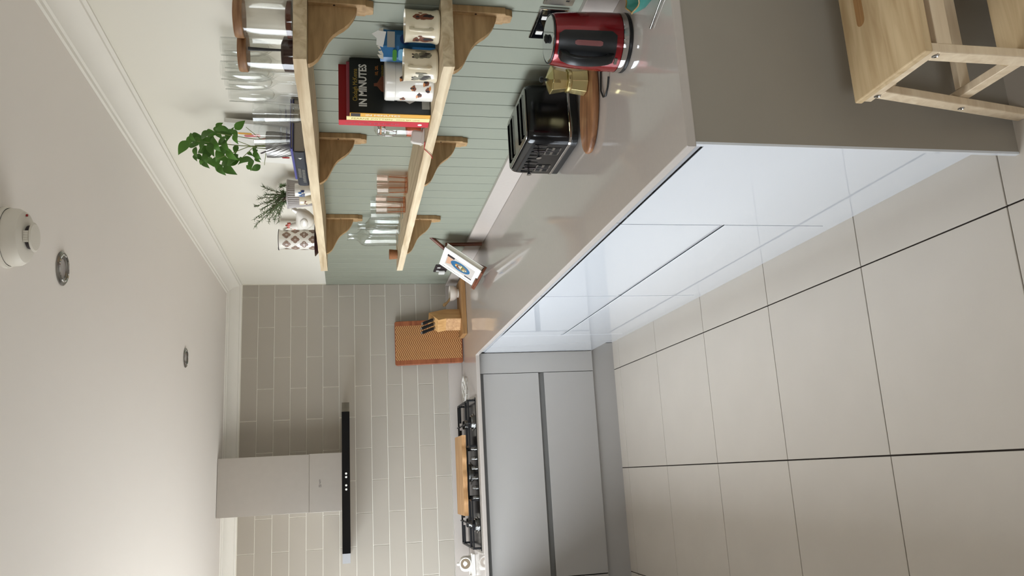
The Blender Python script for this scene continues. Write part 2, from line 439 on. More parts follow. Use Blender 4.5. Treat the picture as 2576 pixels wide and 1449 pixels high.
FX = -.575; ZP = .145; GT = .825; GM0, GM1 = .485, .501     # front plane, plinth height, top of fronts, mid gap
def front_x(parent, name, y0, y1, z0, z1, mt='gloss_white'):
    # handleless front: bevelled finger edge along the top
    e = .0015
    G().prism([(FX+.018, z0+e), (FX, z0+e), (FX, z1), (FX+.003, z1), (FX+.018, z1-.028)], y0+e, y1-e, 'y').build(name, mt, parent, bevel=.0008, segs=1)
def cab_x(label, y0, y1, parts):
    t = thing('base_cabinet', label, 'cabinet', (0, 0, 0), group='gloss white base cabinets of the right run')
    B(FX+.021, -.012, y0+.002, y1-.002, ZP, zt0-.004).build('carcass', 'carcass', t)
    # curved grip rail behind the fronts
    def rail(z0, z1):
        G().prism([(FX+.0205, z0), (FX+.0205, z0+.006), (FX+.004, z1-.031), (FX+.004, z1), (FX+.0208, z1)], y0+.0005, y1-.0005, 'y').build('grip_rail', 'rail_grey', t)
    rail(GT-.02, zt0-.001)
    if len(parts) > 1:
        B(FX+.0050, FX+.0208, y0+.001, y1-.001, GM0+.0005, GM1-.0005).build('grip_rail', 'rail_grey', t)
    for n, a, b in parts: front_x(t, n, y0, y1, a, b)
    return t
cab_x('gloss white cupboard with one tall door beside the grey end panel', -3.732, -3.13, [('door', ZP, GT)])
cab_x('gloss white two-drawer cabinet next to the single tall door', -3.127, -2.135, [('drawer', ZP, GM0), ('drawer', GM1, GT)])
cab_x('gloss white two-drawer cabinet nearest the corner of the kitchen', -2.13, -1.17, [('drawer', ZP, GM0), ('drawer', GM1, GT)])
cf = thing('corner_post', 'plain gloss white filler panel in the inner corner', 'panel', (0, 0, 0))
B(FX, -.2, -1.1675, -.585, ZP, GT).build('panel', 'gloss_white', cf, bevel=.0008, segs=1)
B(FX+.004, -.2, -1.1675, -.585, GT+.001, zt0-.001).build('grip_rail', 'rail_grey', cf)
ep = thing('end_panel', 'dark taupe end panel with a white front edge, reaching the floor', 'panel', (0, 0, 0))
B(-.578, -.001, -3.748, -3.735, 0, zt0).build('board', 'matt_taupe', ep)
B(-.584, -.578, -3.748, -3.735, 0, zt0).build('edge_strip', 'gloss_white', ep)
pl = tag(B(-.525, -.505, -3.734, -.545, 0, ZP-.001).build('plinth', 'gloss_white'), 'low gloss white plinth under the right-hand drawers', 'plinth')
# back run (below the hob)
FY = -.580
def cab_y(label, x0, x1, parts, mt='matt_grey', body=True):
    t = thing('base_cabinet', label, 'cabinet', (0, 0, 0), group='matt grey base cabinets under the hob')
    B(x0+.002, x1-.002, FY+.021, -.012, ZP, .84).build('carcass', 'carcass', t)
    for n, a, b in parts:
        G().prism([(FY+.018, a+.0015), (FY, a+.0015), (FY, b), (FY+.003, b), (FY+.018, b-.028)], x0+.0015, x1-.0015, 'x').build(n, mt, t, bevel=.0008, segs=1)
    B(x0+.0005, x1-.0005, FY+.0135, FY+.0208, GT-.02, zt0-.001).build('grip_rail', 'carcass', t)  # darker than the right-run rails; shade in the gap put into colour
    if len(parts) > 1: B(x0+.0005, x1-.0005, FY+.0185, FY+.0208, .455, .51).build('grip_rail', 'carcass', t)  # same darkened tone for the shaded mid gap
P2 = [('drawer', ZP, .462), ('drawer', .494, .838)]
cab_y('wide matt grey two-drawer cabinet below the gas hob', -1.895, -.7025, P2)
cab_y('matt grey two-drawer cabinet left of the hob cabinet', -2.095, -1.898, P2)
cp = tag(B(-.7005, -.5765, FY, FY+.03, ZP, zt0-.002).build('filler_panel', 'matt_grey', bevel=.0008, segs=1), 'narrow matt grey filler panel beside the inner corner', 'panel')
tag(B(-2.10, -.527, -.560, -.542, 0, ZP-.001).build('plinth', 'matt_grey'), 'matt grey plinth under the hob cabinets', 'plinth')
# left run below the window (out of the picture, it shades the floor)
t = thing('base_cabinet', 'matt grey cabinet run under the window', 'cabinet', (0, 0, 0))
B(XL+.002, -2.12, -4.79, -.6, .0, zt0-.004).build('carcass', 'carcass', t)
for k in range(5): B(-2.12, -2.10, -4.78+k*.82, -3.965+k*.82, ZP, GT).build('door', 'matt_taupe', t)  # unseen doors in a darker taupe, picked to cut bounced light

# ------------------------------------------------------------------ shelves on brackets
S, U = 1.378, 1.772
SY0, SY1 = -3.36, -1.16
def shelf(label, ztop, thick, depth):
    t = thing('wall_shelf', label, 'shelf', (0, 0, 0), group='rough pine wall shelves')
    bm = G(); n = 44      # rough-sawn board: the edges wander slightly
    g = bm; rows = []
    for i in range(n+1):
        yy = SY0+(SY1-SY0)*i/n; j = lambda s: random.uniform(-s, s)
        rows.append([g.v((-.001, yy, ztop)), g.v((-depth+j(.0018), yy, ztop-abs(j(.0015)))), g.v((-depth+j(.0018), yy, ztop-thick+abs(j(.0012)))), g.v((-.001, yy, ztop-thick))])
    for A, Bq in zip(rows, rows[1:]):
        for k in range(4): g.f([A[k], A[(k+1) % 4], Bq[(k+1) % 4], Bq[k]])
    g.f(rows[0]); g.f(rows[-1][::-1])
    g.build('board', 'shelf_pine', t)
    zb = ztop-thick
    for yc in (-3.309, -2.42, -1.455):
        w = .028; h = .176
        pts = [(yc-w, zb-.0005), (yc+w, zb-.0005), (yc+w, zb-h+.022), (yc+w-.006, zb-h+.02), (yc+w-.008, zb-h+.008), (yc+w-.012, zb-h), (yc-w+.012, zb-h), (yc-w+.008, zb-h+.008), (yc-w+.006, zb-h+.02), (yc-w, zb-h+.022)]
        G().prism(pts, -.022, -.0006, 'x').build('wall_plate', 'bracket_pine', t, bevel=.0012, segs=1)
        cv = [(.022, 0), (.196, 0), (.196, .004), (.190, .014), (.178, .026), (.160, .036), (.140, .045), (.122, .054), (.106, .066), (.094, .080), (.084, .094), (.070, .108), (.052, .120), (.036, .127), (.022, .130)]
        G().prism([(-a, zb-.0008-b) for a, b in cv], yc-.010, yc+.010, 'y').build('corbel', 'bracket_pine', t, smooth=.4)
        G().lathe([(0, 0), (.0032, 0), (.0032, .001), (0, .001)], 10).build('screw', 'moka_dark', t).matrix_local = Matrix.Translation((-.0222, yc-.019, zb-.07)) @ Matrix.Rotation(-PI/2, 4, 'Y')
shelf('upper rough pine shelf on three curved wooden brackets', U, .036, .206)
shelf('lower rough pine shelf on three curved wooden brackets', S, .032, .206)

# ------------------------------------------------------------------ extractor hood
hd = thing('cooker_hood', 'steel chimney hood with a flat black front panel above the hob', 'hood', (-1.287, 0, 1.63))
B(-.172, .172, -.26, -.001, .047, .24).build('lower_chimney', 'brushed_steel', hd, bevel=.0015, segs=1)
B(-.170, .170, -.2585, -.001, .2402, .765).build('upper_chimney', 'brushed_steel', hd, bevel=.0015, segs=1)
bx = B(-.40, .40, -.44, -.001, .004, .046).build('hood_body', 'brushed_steel', hd)
B(-.402, .402, -.452, -.4405, 0, .046).build('front_panel', 'black_glass', hd, bevel=.001, segs=1)
B(-.456, -.4025, -.452, -.02, .001, .045).build('side_wing', 'rail_grey', hd)
B(.4025, .456, -.452, -.02, .001, .045).build('side_wing', 'hood_glass', hd)
for x in (.024, .044, -.023, -.046):
    G().lathe([(0, 0), (.0062, 0), (.0062, .002), (.004, .003), (0, .003)], 14).build('button', 'white_plastic', hd).matrix_local = Matrix.Translation((x, -.452, .022)) @ Matrix.Rotation(PI/2, 4, 'X')
text('NEFF', .014, 'print_dark', hd, frame((-.008, -.2604, .172), (1, 0, 0), (0, 0, 1)), width=.026)
g = G(); z = .171
for a in ((-.026, -.012, z-.002, z-.0005), (-.026, -.012, z+.0105, z+.012), (-.026, -.0245, z-.002, z+.012), (-.0135, -.012, z-.002, z+.012)): g.box(a[0], a[1], -.2606, -.2603, a[2], a[3])
g.build('emblem', 'print_dark', hd)
text('N', .011, 'print_dark', hd, frame((-.0225, -.2604, .1725), (1, 0, 0), (0, 0, 1)), name='emblem_letter')

# ------------------------------------------------------------------ ceiling fittings
def downlight(x, y, label):
    t = thing('downlight', label, 'light', (x, y, ZC), group='recessed downlights')
    G().lathe([(.026, -.0005), (.047, -.0005), (.047, -.003), (.043, -.006), (.034, -.006), (.028, -.002), (.026, -.0005)], 40).build('bezel', 'dull_chrome', t, smooth=.6)
    G().lathe([(.0335, -.0062), (.036, -.0085), (.0385, -.0062)], 40).build('inner_ring', 'chrome', t, smooth=.6)
    G().lathe([(0, -.0012), (.0262, -.0012), (.0262, -.0004), (0, -.0004)], 32).build('lens', 'grey_ceramic', t)
downlight(-.679, -3.018, 'round chrome downlight beside the smoke alarm, switched off')
downlight(-.671, -1.31, 'round chrome downlight nearer the tiled wall, switched off')
sa = thing('smoke_alarm', 'round white plastic smoke alarm on the ceiling', 'smoke alarm', (-.705, -3.395, ZC))
G().lathe([(0, -.0005), (.068, -.0005), (.070, -.004), (.070, -.012), (.066, -.014)], 48).build('mounting_base', 'alarm_plastic', sa, smooth=.6)
G().lathe([(.064, -.0135), (.066, -.018), (.065, -.034), (.058, -.046), (.050, -.050), (0, -.052)], 48).build('housing', 'alarm_plastic', sa, smooth=.5)
g = G()
for k in range(5): a = -2.1+k*.16; g.at(Matrix.Rotation(a, 4, 'Z')).box(.030, .034, -.0025, .0025, -.062, -.0515)
g.build('vent_bars', 'alarm_plastic', sa)
G().lathe([(0, -.0615), (.032, -.0615), (.034, -.0635), (.030, -.066), (0, -.067)], 36).build('sensor_cap', 'alarm_plastic', sa, smooth=.5)
G().lathe([(0, -.0525), (.027, -.0525), (.027, -.0615), (0, -.0615)], 24).build('sensor_core', 'print_dark', sa)
G().lathe([(0, 0), (.003, 0), (.003, -.003), (0, -.003)], 10, (.046, -.02, -.0505)).build('indicator', 'cover_red', sa)

# ------------------------------------------------------------------ sockets on the panelling
def socket(label, y0, y1, z0, z1, rim, face, sw):
    t = thing('wall_socket', label, 'socket', (0, (y0+y1)/2, z0)); w = (y1-y0)/2; h = z1-z0
    G().prism(rounded(2*w, h, .004, 3, 0, h/2), -.008, -.0002, 'x').build('face_plate', rim, t, bevel=.001, segs=1)
    B(-.0095, -.0082, -w+.007, w-.007, .007, h-.007).build('insert', face, t)
    for k in (-1, 1):
        B(-.013, -.0096, k*w*.5-.009, k*w*.5+.009, h*.60, h*.84).build('rocker_switch', sw, t, bevel=.001, segs=1)
        g = G()
        for (dy, dz) in ((0, .34), (-.011, .18), (.011, .18)): g.box(-.0102, -.0096, k*w*.5+dy-.003, k*w*.5+dy+.003, h*dz, h*dz+.010)
        g.build('pin_holes', 'black_plastic', t)
    return t
so = socket('chrome double socket with black insert behind the kettle', -3.352, -3.195, 1.008, 1.094, 'chrome', 'black_glass', 'white_plastic')
pg = thing('power_plug', 'black plug of the kettle in the chrome socket', 'plug', (-.0135, -3.31, 1.012))
B(-.032, 0, -.022, .022, 0, .045).build('plug_body', 'black_plastic', pg, bevel=.006)
socket('plain chrome wall plate above the teal dish', -3.52, -3.374, 1.005, 1.092, 'dull_chrome', 'dull_chrome', 'dull_chrome')
s2 = socket('dark double socket with white switches near the tiled corner', -.515, -.355, 1.012, 1.094, 'print_dark', 'print_dark', 'white_plastic')
B(-.032, -.0138, .012, .058, .014, .054).build('white_plug', 'white_plastic', s2, bevel=.005)

# ------------------------------------------------------------------ gas hob and what lies on it
HX0, HX1, HY0, HY1 = -1.735, -.826, -.585, -.075
hob = thing('gas_hob', 'wide black gas hob with cast iron grates and steel frame', 'hob', ((HX0+HX1)/2, (HY0+HY1)/2, K))
hw, hh = (HX1-HX0)/2, (HY1-HY0)/2
B(-hw, hw, -hh, hh, .0003, .006).build('steel_frame', 'brushed_steel', hob, bevel=.002)
B(-hw+.014, hw-.014, -hh+.014, hh-.014, .0062, .010).build('glass_panel', 'black_enamel', hob, bevel=.001, segs=1)
def burner(x, y, r):
    b = G().lathe([(r*1.25, .0102), (r*1.25, .013), (r, .015), (r, .026), (r*.9, .028), (0, .028)], 28).build('burner', 'dull_chrome', hob, smooth=.5); b.location = (x, y, 0)
    G().lathe([(0, .0285), (r*.82, .0285), (r*.84, .034), (r*.7, .037), (0, .037)], 24).build('cap', 'cast_iron', b, smooth=.5)
for x, y, r in ((.30, -.14, .042), (.30, .13, .032), (-.30, -.14, .038), (-.30, .13, .032), (0, .06, .055)): burner(x, y, r)
def grate(x0, x1, fingers):
    g = G(); z0, z1 = .044, .054; y0, y1 = -hh+.03, hh-.03; s = .006
    if fingers == 'mid': y0 = -hh+.15
    for x in (x0, x1): g.box(x-s, x+s, y0, y1, z0, z1)
    for yy in (y0, y1): g.box(x0, x1, yy-s, yy+s, z0, z1)
    for x in (x0, x1):
        for yy in (y0, y1): g.box(x-s, x+s, yy-s, yy+s, .0102, z0)
    xm = (x0+x1)/2
    for yc in ((-.14, .13) if fingers == 'side' else (.06,)):
        for k in range(4):
            a = PI/2*k; r0, r1 = .022, (abs(x1-x0)/2 if k % 2 == 0 else .12)
            c, sn = math.cos(a), math.sin(a)
            g.at(Matrix.Translation((xm, yc, 0)) @ Matrix.Rotation(a, 4, 'Z')).box(r0, r1, -.004, .004, z0, z1+.004); g.at(Matrix.Identity(4))
    g.build('grate', 'cast_iron', hob, bevel=.0015, segs=1)
grate(-hw+.03, -.155, 'side'); grate(-.145, .145, 'mid'); grate(.155, hw-.03, 'side')
for k in range(6):
    kn = G().lathe([(.013, .0102), (.013, .014), (.011, .016), (.010, .032), (.008, .034), (0, .034)], 20).build('knob', 'dull_chrome', hob, smooth=.5); kn.location = (.142-.057*k, -.155, 0)
zb = K+.0545
bd = G()
# live-edge board: front edge wanders
n = 26; top = []
L0, L1 = -1.525, -1.055
fr = [(L0+(L1-L0)*i/n, -.47+.005*math.sin(i*.9)+.003*math.sin(i*2.3)) for i in range(n+1)]
bd.prism(fr+[(L1, -.16), (L0, -.16)], zb+.0045, zb+.030, 'z')
tag(bd.build('cutting_board', 'oak_board', smooth=.7), 'pale oak cutting board with a wavy edge lying across the hob', 'cutting board')
dsh = thing('square_dish', 'shallow white square dish holding the salt pot', 'dish', (-1.83, -.20, K), .12)
G().prism(rounded(.13, .13, .012), .0005, .016, 'z').build('plate', 'white_ceramic', dsh, bevel=.003)
g = G(); o1 = rounded(.13, .13, .012); 
for (a, b, c, d) in ((-.065, .065, -.065, -.059), (-.065, .065, .059, .065), (-.065, -.059, -.059, .059), (.059, .065, -.059, .059)): g.box(a, b, c, d, .0162, .024)
g.build('rim', 'white_ceramic', dsh, bevel=.0015)
sp_ = thing('salt_pot', 'white ceramic salt pot with a round side opening left of the hob', 'pot', (-1.82, -.205, K+.0162), math.atan2(-5.1, .53)+PI/2)
G().lathe([(0, 0), (.032, 0), (.042, .006), (.047, .025), (.046, .048), (.038, .064), (.022, .072), (.008, .0745), (0, .075)], 36).build('body', 'white_ceramic', sp_, smooth=.7)
mo = Matrix.Translation((0, -.0305, .040)) @ Matrix.Rotation(PI/2-.22, 4, 'X')
G().lathe([(.027, 0), (.036, .0), (.037, .012), (.034, .0165), (.030, .015), (.027, 0)], 36).build('opening_rim', 'white_ceramic', sp_, smooth=.6).matrix_local = mo
G().lathe([(0, .0128), (.0305, .0128), (.0305, .0140), (0, .0140)], 30).build('salt', 'salt_brown', sp_).matrix_local = mo
G().ball((0, 0, .082), .010, 14).build('top_knob', 'white_ceramic', sp_, smooth=.8)
tv = thing('trivet', 'white openwork round metal trivet beside the hob', 'trivet', (-.745, -.135, K))
g = G()
def ring(g, c, r, t, z0, z1, n=36): g.lathe([(r-t, z0), (r+t, z0), (r+t, z1), (r-t, z1), (r-t, z0)], n, c)
ring(g, (0, 0, 0), .082, .004, .006, .013); ring(g, (0, 0, 0), .026, .003, .006, .012)
for k in range(6):
    a = k*PI/3; ring(g, (.053*math.cos(a), .053*math.sin(a), 0), .024, .0025, .006, .012, 20)
g.build('openwork', 'white_ceramic', tv, smooth=.6)
for k in range(3):
    a = k*2*PI/3; G().lathe([(0, 0), (.005, 0), (.005, .006), (0, .006)], 10, (.078*math.cos(a), .078*math.sin(a), .0002)).build('foot', 'white_ceramic', tv)

# ------------------------------------------------------------------ corner: boards, knife block, mortar, cookbook
hb = thing('chopping_board', 'upright chopping board with herringbone inlay leaning on the tiles', 'chopping board', (-.416, -.115, K))
hb.rotation_euler = (-.165, 0, 0)
H, Wd = .448, .297
def yshift(p): return p
G().prism(rounded(Wd, .022, .010, 4, 0, .012)+[], 0, 0, 'y') if False else None
G().prism(rounded(Wd, H, .014, 4, 0, H/2), .0, .022, 'y').build('frame', 'rail_wood', hb, bevel=.003)
B(-Wd/2+.033, Wd/2-.033, -.0008, .0, .006, H-.006).build('inlay', 'herringbone_inlay', hb)
# sits on its lower front edge
hb.location.z = K+.022*math.sin(.165)*0+.004
sb = tag(G().prism([(-.412, -.338), (-.040, -.325), (-.040, -.125), (-.245, -.125), (-.412, -.16)], K+.0005, K+.031, 'z').build('wooden_board', 'beech_slab', bevel=.003), 'thick wooden board lying in the corner under the knife block', 'board')
zs = K+.0315
kb = thing('knife_block', 'slanted beech knife block with black handled knives', 'knife block', (-.300, -.235, zs), -2.35)
# local +x = direction the block leans towards (front)
side = [(-.055, 0), (.052, 0), (.052, .095), (.070, .150), (-.018, .205), (-.055, .10)]
G().prism(side, -.048, .048, 'y').build('block', 'beech_block', kb, bevel=.002)
B(.0522, .0545, -.046, .046, .002, .098).build('front_plate', 'oak_board', kb, bevel=.001, segs=1)
dn = Vector((.055, 0, .088)).normalized()
for i, (u, v_, l, r) in enumerate(((.30, -.030, .105, .0125), (.36, .0, .105, .0125), (.42, .030, .095, .0125))):
    p0 = Vector((.070, v_, .150)).lerp(Vector((-.018, v_, .205)), u)
    kn = thing('kitchen_knife', ['black handled knife in the slot nearest the room', 'black handled knife in the middle slot of the knife block', 'black handled knife in the wall-side slot of the knife block'][i], 'knife', (0, 0, 0), group='knives in the block')
    kn.matrix_world = Matrix.Translation((-.300, -.235, zs)) @ Matrix.Rotation(-2.35, 4, 'Z') @ Matrix.Translation(p0)
    G().tube([dn*.012, dn*.02, dn*(l*.5), dn*(l*.85), dn*l], [r*.8, r, r*.85, r, r*.7], 10, flat=.7).build('handle', 'black_plastic', kn, smooth=.7)
    G().tube([dn*.0008, dn*.012], r*.75, 10, flat=.7).build('bolster', 'dull_chrome', kn, smooth=.7)
    G().tube([dn*(l+.0005), dn*(l+.005)], r*.72, 10, flat=.7).build('end_cap', 'chrome', kn, smooth=.7)
mt_ = thing('mortar', 'pale stone mortar standing on the corner board', 'mortar', (-.118, -.215, zs))
G().lathe([(0, 0), (.028, 0), (.030, .004), (.026, .008), (.040, .018), (.050, .036), (.053, .060), (.047, .060), (.043, .036), (.030, .020), (0, .016)], 36).build('bowl', 'marble', mt_, smooth=.6)
ps = thing('pestle', 'small wooden pestle resting in the stone mortar', 'pestle', (-.118, -.215, zs))
G().tube([(-.002, 0, .026), (-.03, -.003, .05), (-.062, -.008, .078), (-.072, -.009, .090), (-.080, -.010, .098), (-.088, -.011, .104)], [.010, .008, .007, .010, .012, .006], 12).build('shaft', 'bracket_pine', ps, smooth=.8)
# cookbook on its easel: facing the room, leaning back to the panelling
ck = thing('book_stand', 'dark wooden folding book stand on the worktop', 'stand', (0, 0, 0))
Lf, Rt = Vector((-.228, -.905, K+.004)), Vector((-.214, -1.215, K+.004))      # ends of the ledge
ax = (Rt-Lf).normalized(); back = Vector((ax.y, -ax.x, 0)); back = -back if back.x < 0 else back
lean = (Vector((0, 0, 1))*math.cos(.62)+back*math.sin(.62)); nrm = ax.cross(lean); nrm = -nrm if nrm.x > 0 else nrm
F = frame(Lf, ax, lean, nrm)   # local x along ledge, y up the lean, z towards the reader
LL = (Rt-Lf).length
G().at(F).box(-.005, LL*.52, .012, .024, -.004, .042).build('ledge', 'stand_wood', ck, bevel=.002)
G().at(F).box(LL*.52+.0008, LL, .012, .024, -.004, .042).build('ledge', 'stand_wood', ck, bevel=.002)
G().at(F).box(-.005, LL*.52, .0242, .034, .034, .042).build('ledge_lip', 'stand_wood', ck, bevel=.002)
G().at(F).tube([(.06, .024, -.014), (.20, .40, -.014)], .010, 10).build('upright', 'stand_wood', ck, smooth=.8)
G().at(F).tube([(LL-.06, .026, -.014), (.14, .235, -.014)], .009, 10).build('upright', 'stand_wood', ck, smooth=.8)
G().tube([F @ Vector((.17, .28, -.03)), (-.036, -1.092, K+.012)], .010, 10).build('rear_leg', 'stand_wood', ck, smooth=.8)
cb = thing('cookbook', 'white cookbook with a blue plate photo standing on the wooden stand', 'book', (0, 0, 0))
bw, bh = LL*.97, .262
G().at(F).box(.004, bw, .0245, bh, .001, .004).build('back_cover', 'print_white', cb, bevel=.0008, segs=1)
G().at(F).box(.010, bw-.006, .028, bh-.004, .0042, .026).build('pages', 'paper', cb)
G().at(F).box(.004, bw, .0245, bh, .0262, .030).build('front_cover', 'print_white', cb, bevel=.0008, segs=1)
G().at(F).box(bw*.24, bw*.80, .055, bh-.03, .0301, .0304).build('cover_photo', 'photo_backdrop', cb)
G().at(F @ Matrix.Translation((bw*.53, .14, .0305))).lathe([(0, 0), (.062, 0), (.062, .0003), (0, .0003)], 36).build('plate_picture', 'plate_blue', cb)
G().at(F @ Matrix.Translation((bw*.53, .135, .0309))).lathe([(0, 0), (.040, 0), (.040, .0002), (0, .0002)], 30).build('food_picture', 'print_tabby', cb)
G().at(F @ Matrix.Translation((bw*.50, .150, .0312))).lathe([(0, 0), (.020, 0), (.020, .0002), (0, .0002)], 24).build('food_picture', 'print_brown', cb)
rf = random.Random(5)
for k in range(16):
    a_ = rf.uniform(0, 6.28); q_ = rf.uniform(.006, .034)
    G().at(F @ Matrix.Translation((bw*.53+q_*math.cos(a_), .135+q_*math.sin(a_), .0313+.00005*k))).prism(rounded(rf.uniform(.010, .018), rf.uniform(.006, .010), .003, 3), 0, .0002, 'z').build('food_picture', ('spine_cream', 'print_orange', 'stem_green', 'print_white')[k % 4], cb)
G().at(F).prism([(bw*.30, bh-.035), (bw*.72, bh-.035), (bw*.66, bh-.075), (bw*.45, bh-.085)], .0305, .0307, 'z').build('napkin_print', 'print_skin', cb)
G().at(F).box(bw*.24, bw*.29, .055, .10, .0305, .0308).build('dark_block_print', 'print_dark', cb)  # plain dark block printed in the cover picture
G().at(F).box(bw*.70, bw*.80, bh-.075, bh-.03, .0305, .0308).build('napkin_print', 'print_dark', cb)
g = G().at(F)
for k in range(22): yy = .05+k*.0088; g.box(bw*.095-random.uniform(0, .004), bw*.115+random.uniform(0, .006), yy, yy+.0045, .0301, .0303)
g.build('title_print', 'print_grey', cb)

# ------------------------------------------------------------------ worktop: toaster, oval board, coffee pot, kettle, dish
ts = thing('toaster', 'black four-slot toaster with chrome trim on the worktop', 'toaster', (-.145, -2.835, K))
tx_, ty_ = .105, .158
G().prism(rounded(2*tx_, 2*ty_, .035, 6), .008, .030, 'z').build('base', 'black_plastic', ts, bevel=.003)
G().prism(rounded(2*tx_+.004, 2*ty_+.004, .036, 6), .0305, .040, 'z').build('chrome_band', 'chrome', ts, bevel=.002)
g = G(); lay = []
for z, s in ((.0405, 1.0), (.10, 1.0), (.150, .985), (.166, .965), (.174, .93)):
    lay.append([g.v((x*s, y*(1-(1-s)*.7), z)) for x, y in rounded(2*tx_, 2*ty_, .035, 6)])
for A, Bq in zip(lay, lay[1:]):
    for k in range(len(A)): g.f([A[k], A[(k+1) % len(A)], Bq[(k+1) % len(A)], Bq[k]])
g.f(lay[0][::-1]); g.f(lay[-1])
g.build('body', 'black_enamel', ts, smooth=.7)
G().prism(rounded(2*tx_*.86, 2*ty_*.92, .022, 6), .1742, .180, 'z').build('top_plate', 'dull_chrome', ts, bevel=.003)
for k in range(4):
    yy = (-.104, -.055, .055, .104)[k]
    B(-.072, .072, yy-.016, yy+.016, .1802, .1812).build('slot', 'slot_shade', ts)  # raised black box; the dark inside of an open slot as colour
    G().box(-.072, .072, yy-.017, yy-.016, .1802, .1835).box(-.072, .072, yy+.016, yy+.017, .1802, .1835).build('slot_lip', 'chrome', ts)
for k in (-1, 1):
    yy = .075*k
    B(-tx_-.0025, -tx_-.0005, yy-.004, yy+.004, .055, .140).build('lever_track', 'print_dark', ts)
    G().at(Matrix.Translation((-tx_-.001, yy, .128))).tube([(0, 0, 0), (-.018, 0, -.001), (-.026, 0, -.002)], [.004, .004, .009], 12).build('lever', 'chrome', ts, smooth=.6)
    G().prism(rounded(.06, .050, .005, 3, yy, .078), -tx_-.0018, -tx_-.0004, 'x').build('button_plate', 'dull_chrome', ts)
    for j in range(3): B(-tx_-.0035, -tx_-.002, yy-.026+.018*j, yy-.012+.018*j, .084, .097).build('button', 'black_plastic', ts)
    g = G()
    for j in range(5): B_ = g.box(-tx_-.0030, -tx_-.0019, yy-.026+.0115*j, yy-.020+.0115*j, .058, .074)
    g.build('browning_scale', 'black_plastic', ts)
for j in range(9): yy = -.116+.029*j; B(-tx_-.0008, -tx_+.001, yy-.0045, yy+.0045, .105, .146).build('rib', 'black_enamel', ts)
for yy in (-.115, .115):
    for xx in (-.07, .07): G().lathe([(0, 0), (.010, 0), (.010, .0075), (0, .0075)], 12, (xx, yy, .0002)).build('foot', 'black_plastic', ts)
# oval olive-wood board
ob = thing('oval_board', 'long oval walnut serving board under the moka pot', 'board', (-.198, -3.128, K), -.30)
g = G(); rows = []
for z, s in ((.0005, .90), (.004, .97), (.012, 1.0), (.018, .99), (.0215, .95)):
    rows.append([g.v((.150*s*math.cos(a)*(1+.06*math.cos(a)), .072*s*math.sin(a), z)) for a in [2*PI*k/40 for k in range(40)]])
for A, Bq in zip(rows, rows[1:]):
    for k in range(40): g.f([A[k], A[(k+1) % 40], Bq[(k+1) % 40], Bq[k]])
g.f(rows[0][::-1]); g.f(rows[-1]); g.build('board', 'walnut_board', ob, smooth=.8)
# moka pot
mk = thing('moka_pot', 'small gold coloured octagonal moka pot on the oval board', 'coffee pot', (-.114, -3.140, K+.0225), .35)
def oct_(prof, name, mt): return G().lathe(prof, 8).build(name, mt, mk, bevel=.0008, segs=1)
oct_([(0, 0), (.042, 0), (.044, .002), (.037, .050), (0, .050)], 'boiler', 'gold_metal')
G().lathe([(0, .0503), (.0365, .0503), (.0375, .054), (.0375, .060), (.0355, .0625), (0, .0625)], 32).build('collar', 'gold_metal', mk, smooth=.5)
oct_([(0, .0628), (.033, .0628), (.043, .110), (0, .110)], 'upper_chamber', 'gold_metal')
oct_([(.0435, .1103), (.0435, .112), (.012, .124), (0, .1245)], 'lid', 'gold_metal')
G().lathe([(0, .1246), (.005, .1246), (.004, .130), (.009, .135), (.009, .142), (.006, .145), (0, .145)], 8).build('lid_knob', 'black_plastic', mk)
da = math.atan2(.86, .52)-.35
rot = Matrix.Rotation(da, 4, 'Z')
G().at(rot).prism([(.036, .104), (.074, .104), (.080, .096), (.074, .030), (.066, .030), (.068, .088), (.044, .090)], -.007, .007, 'y').build('handle', 'black_plastic', mk, bevel=.002)
G().at(Matrix.Rotation(da+PI, 4, 'Z')).prism([(.036, .085), (.0465, .110), (.052, .113), (.046, .113), (.036, .113)], -.006, .006, 'y').build('spout', 'gold_metal', mk, bevel=.001, segs=1)
# kettle
hk = math.atan2(-.557, -.83)
kt = thing('kettle', 'glossy dark red electric kettle with a black handle', 'kettle', (-.150, -3.432, K))
G().lathe([(0, .0005), (.078, .0005), (.080, .003), (.080, .009), (.078, .011), (0, .011)], 48).build('power_base', 'black_plastic', kt, smooth=.6)
G().lathe([(.074, .0115), (.0795, .0115), (.0800, .014), (.0790, .026), (.074, .027)], 56).build('steel_ring', 'chrome', kt, smooth=.6)
G().lathe([(0, .0275), (.0785, .0275), (.0785, .040), (.0770, .090), (.0735, .150), (.0690, .196), (.0665, .208), (.062, .2105), (0, .2105)], 64).build('body', 'kettle_red', kt, smooth=.5)
G().lathe([(0, .2108), (.0615, .2108), (.0620, .2125), (.058, .2150), (0, .2155)], 48).build('lid', 'chrome', kt, smooth=.5)
G().lathe([(.0622, .2106), (.0655, .2100), (.0650, .2135), (.0622, .2140), (.0622, .2106)], 48).build('lid_seal', 'black_plastic', kt, smooth=.5)
G().at(Matrix.Translation((0, 0, .2160))).lathe([(0, 0), (.012, 0), (.014, .006), (.006, .010), (0, .010)], 20, sx=1.0, sy=.5).build('lid_knob', 'black_plastic', kt, smooth=.6)
def rk(z):   # body radius at height z
    q = [(.0275, .0785), (.04, .0785), (.09, .0770), (.15, .0735), (.196, .0690), (.208, .0665)]
    for (a, b), (c, d) in zip(q, q[1:]):
        if z <= c: return b+(d-b)*(z-a)/(c-a)
    return .0665
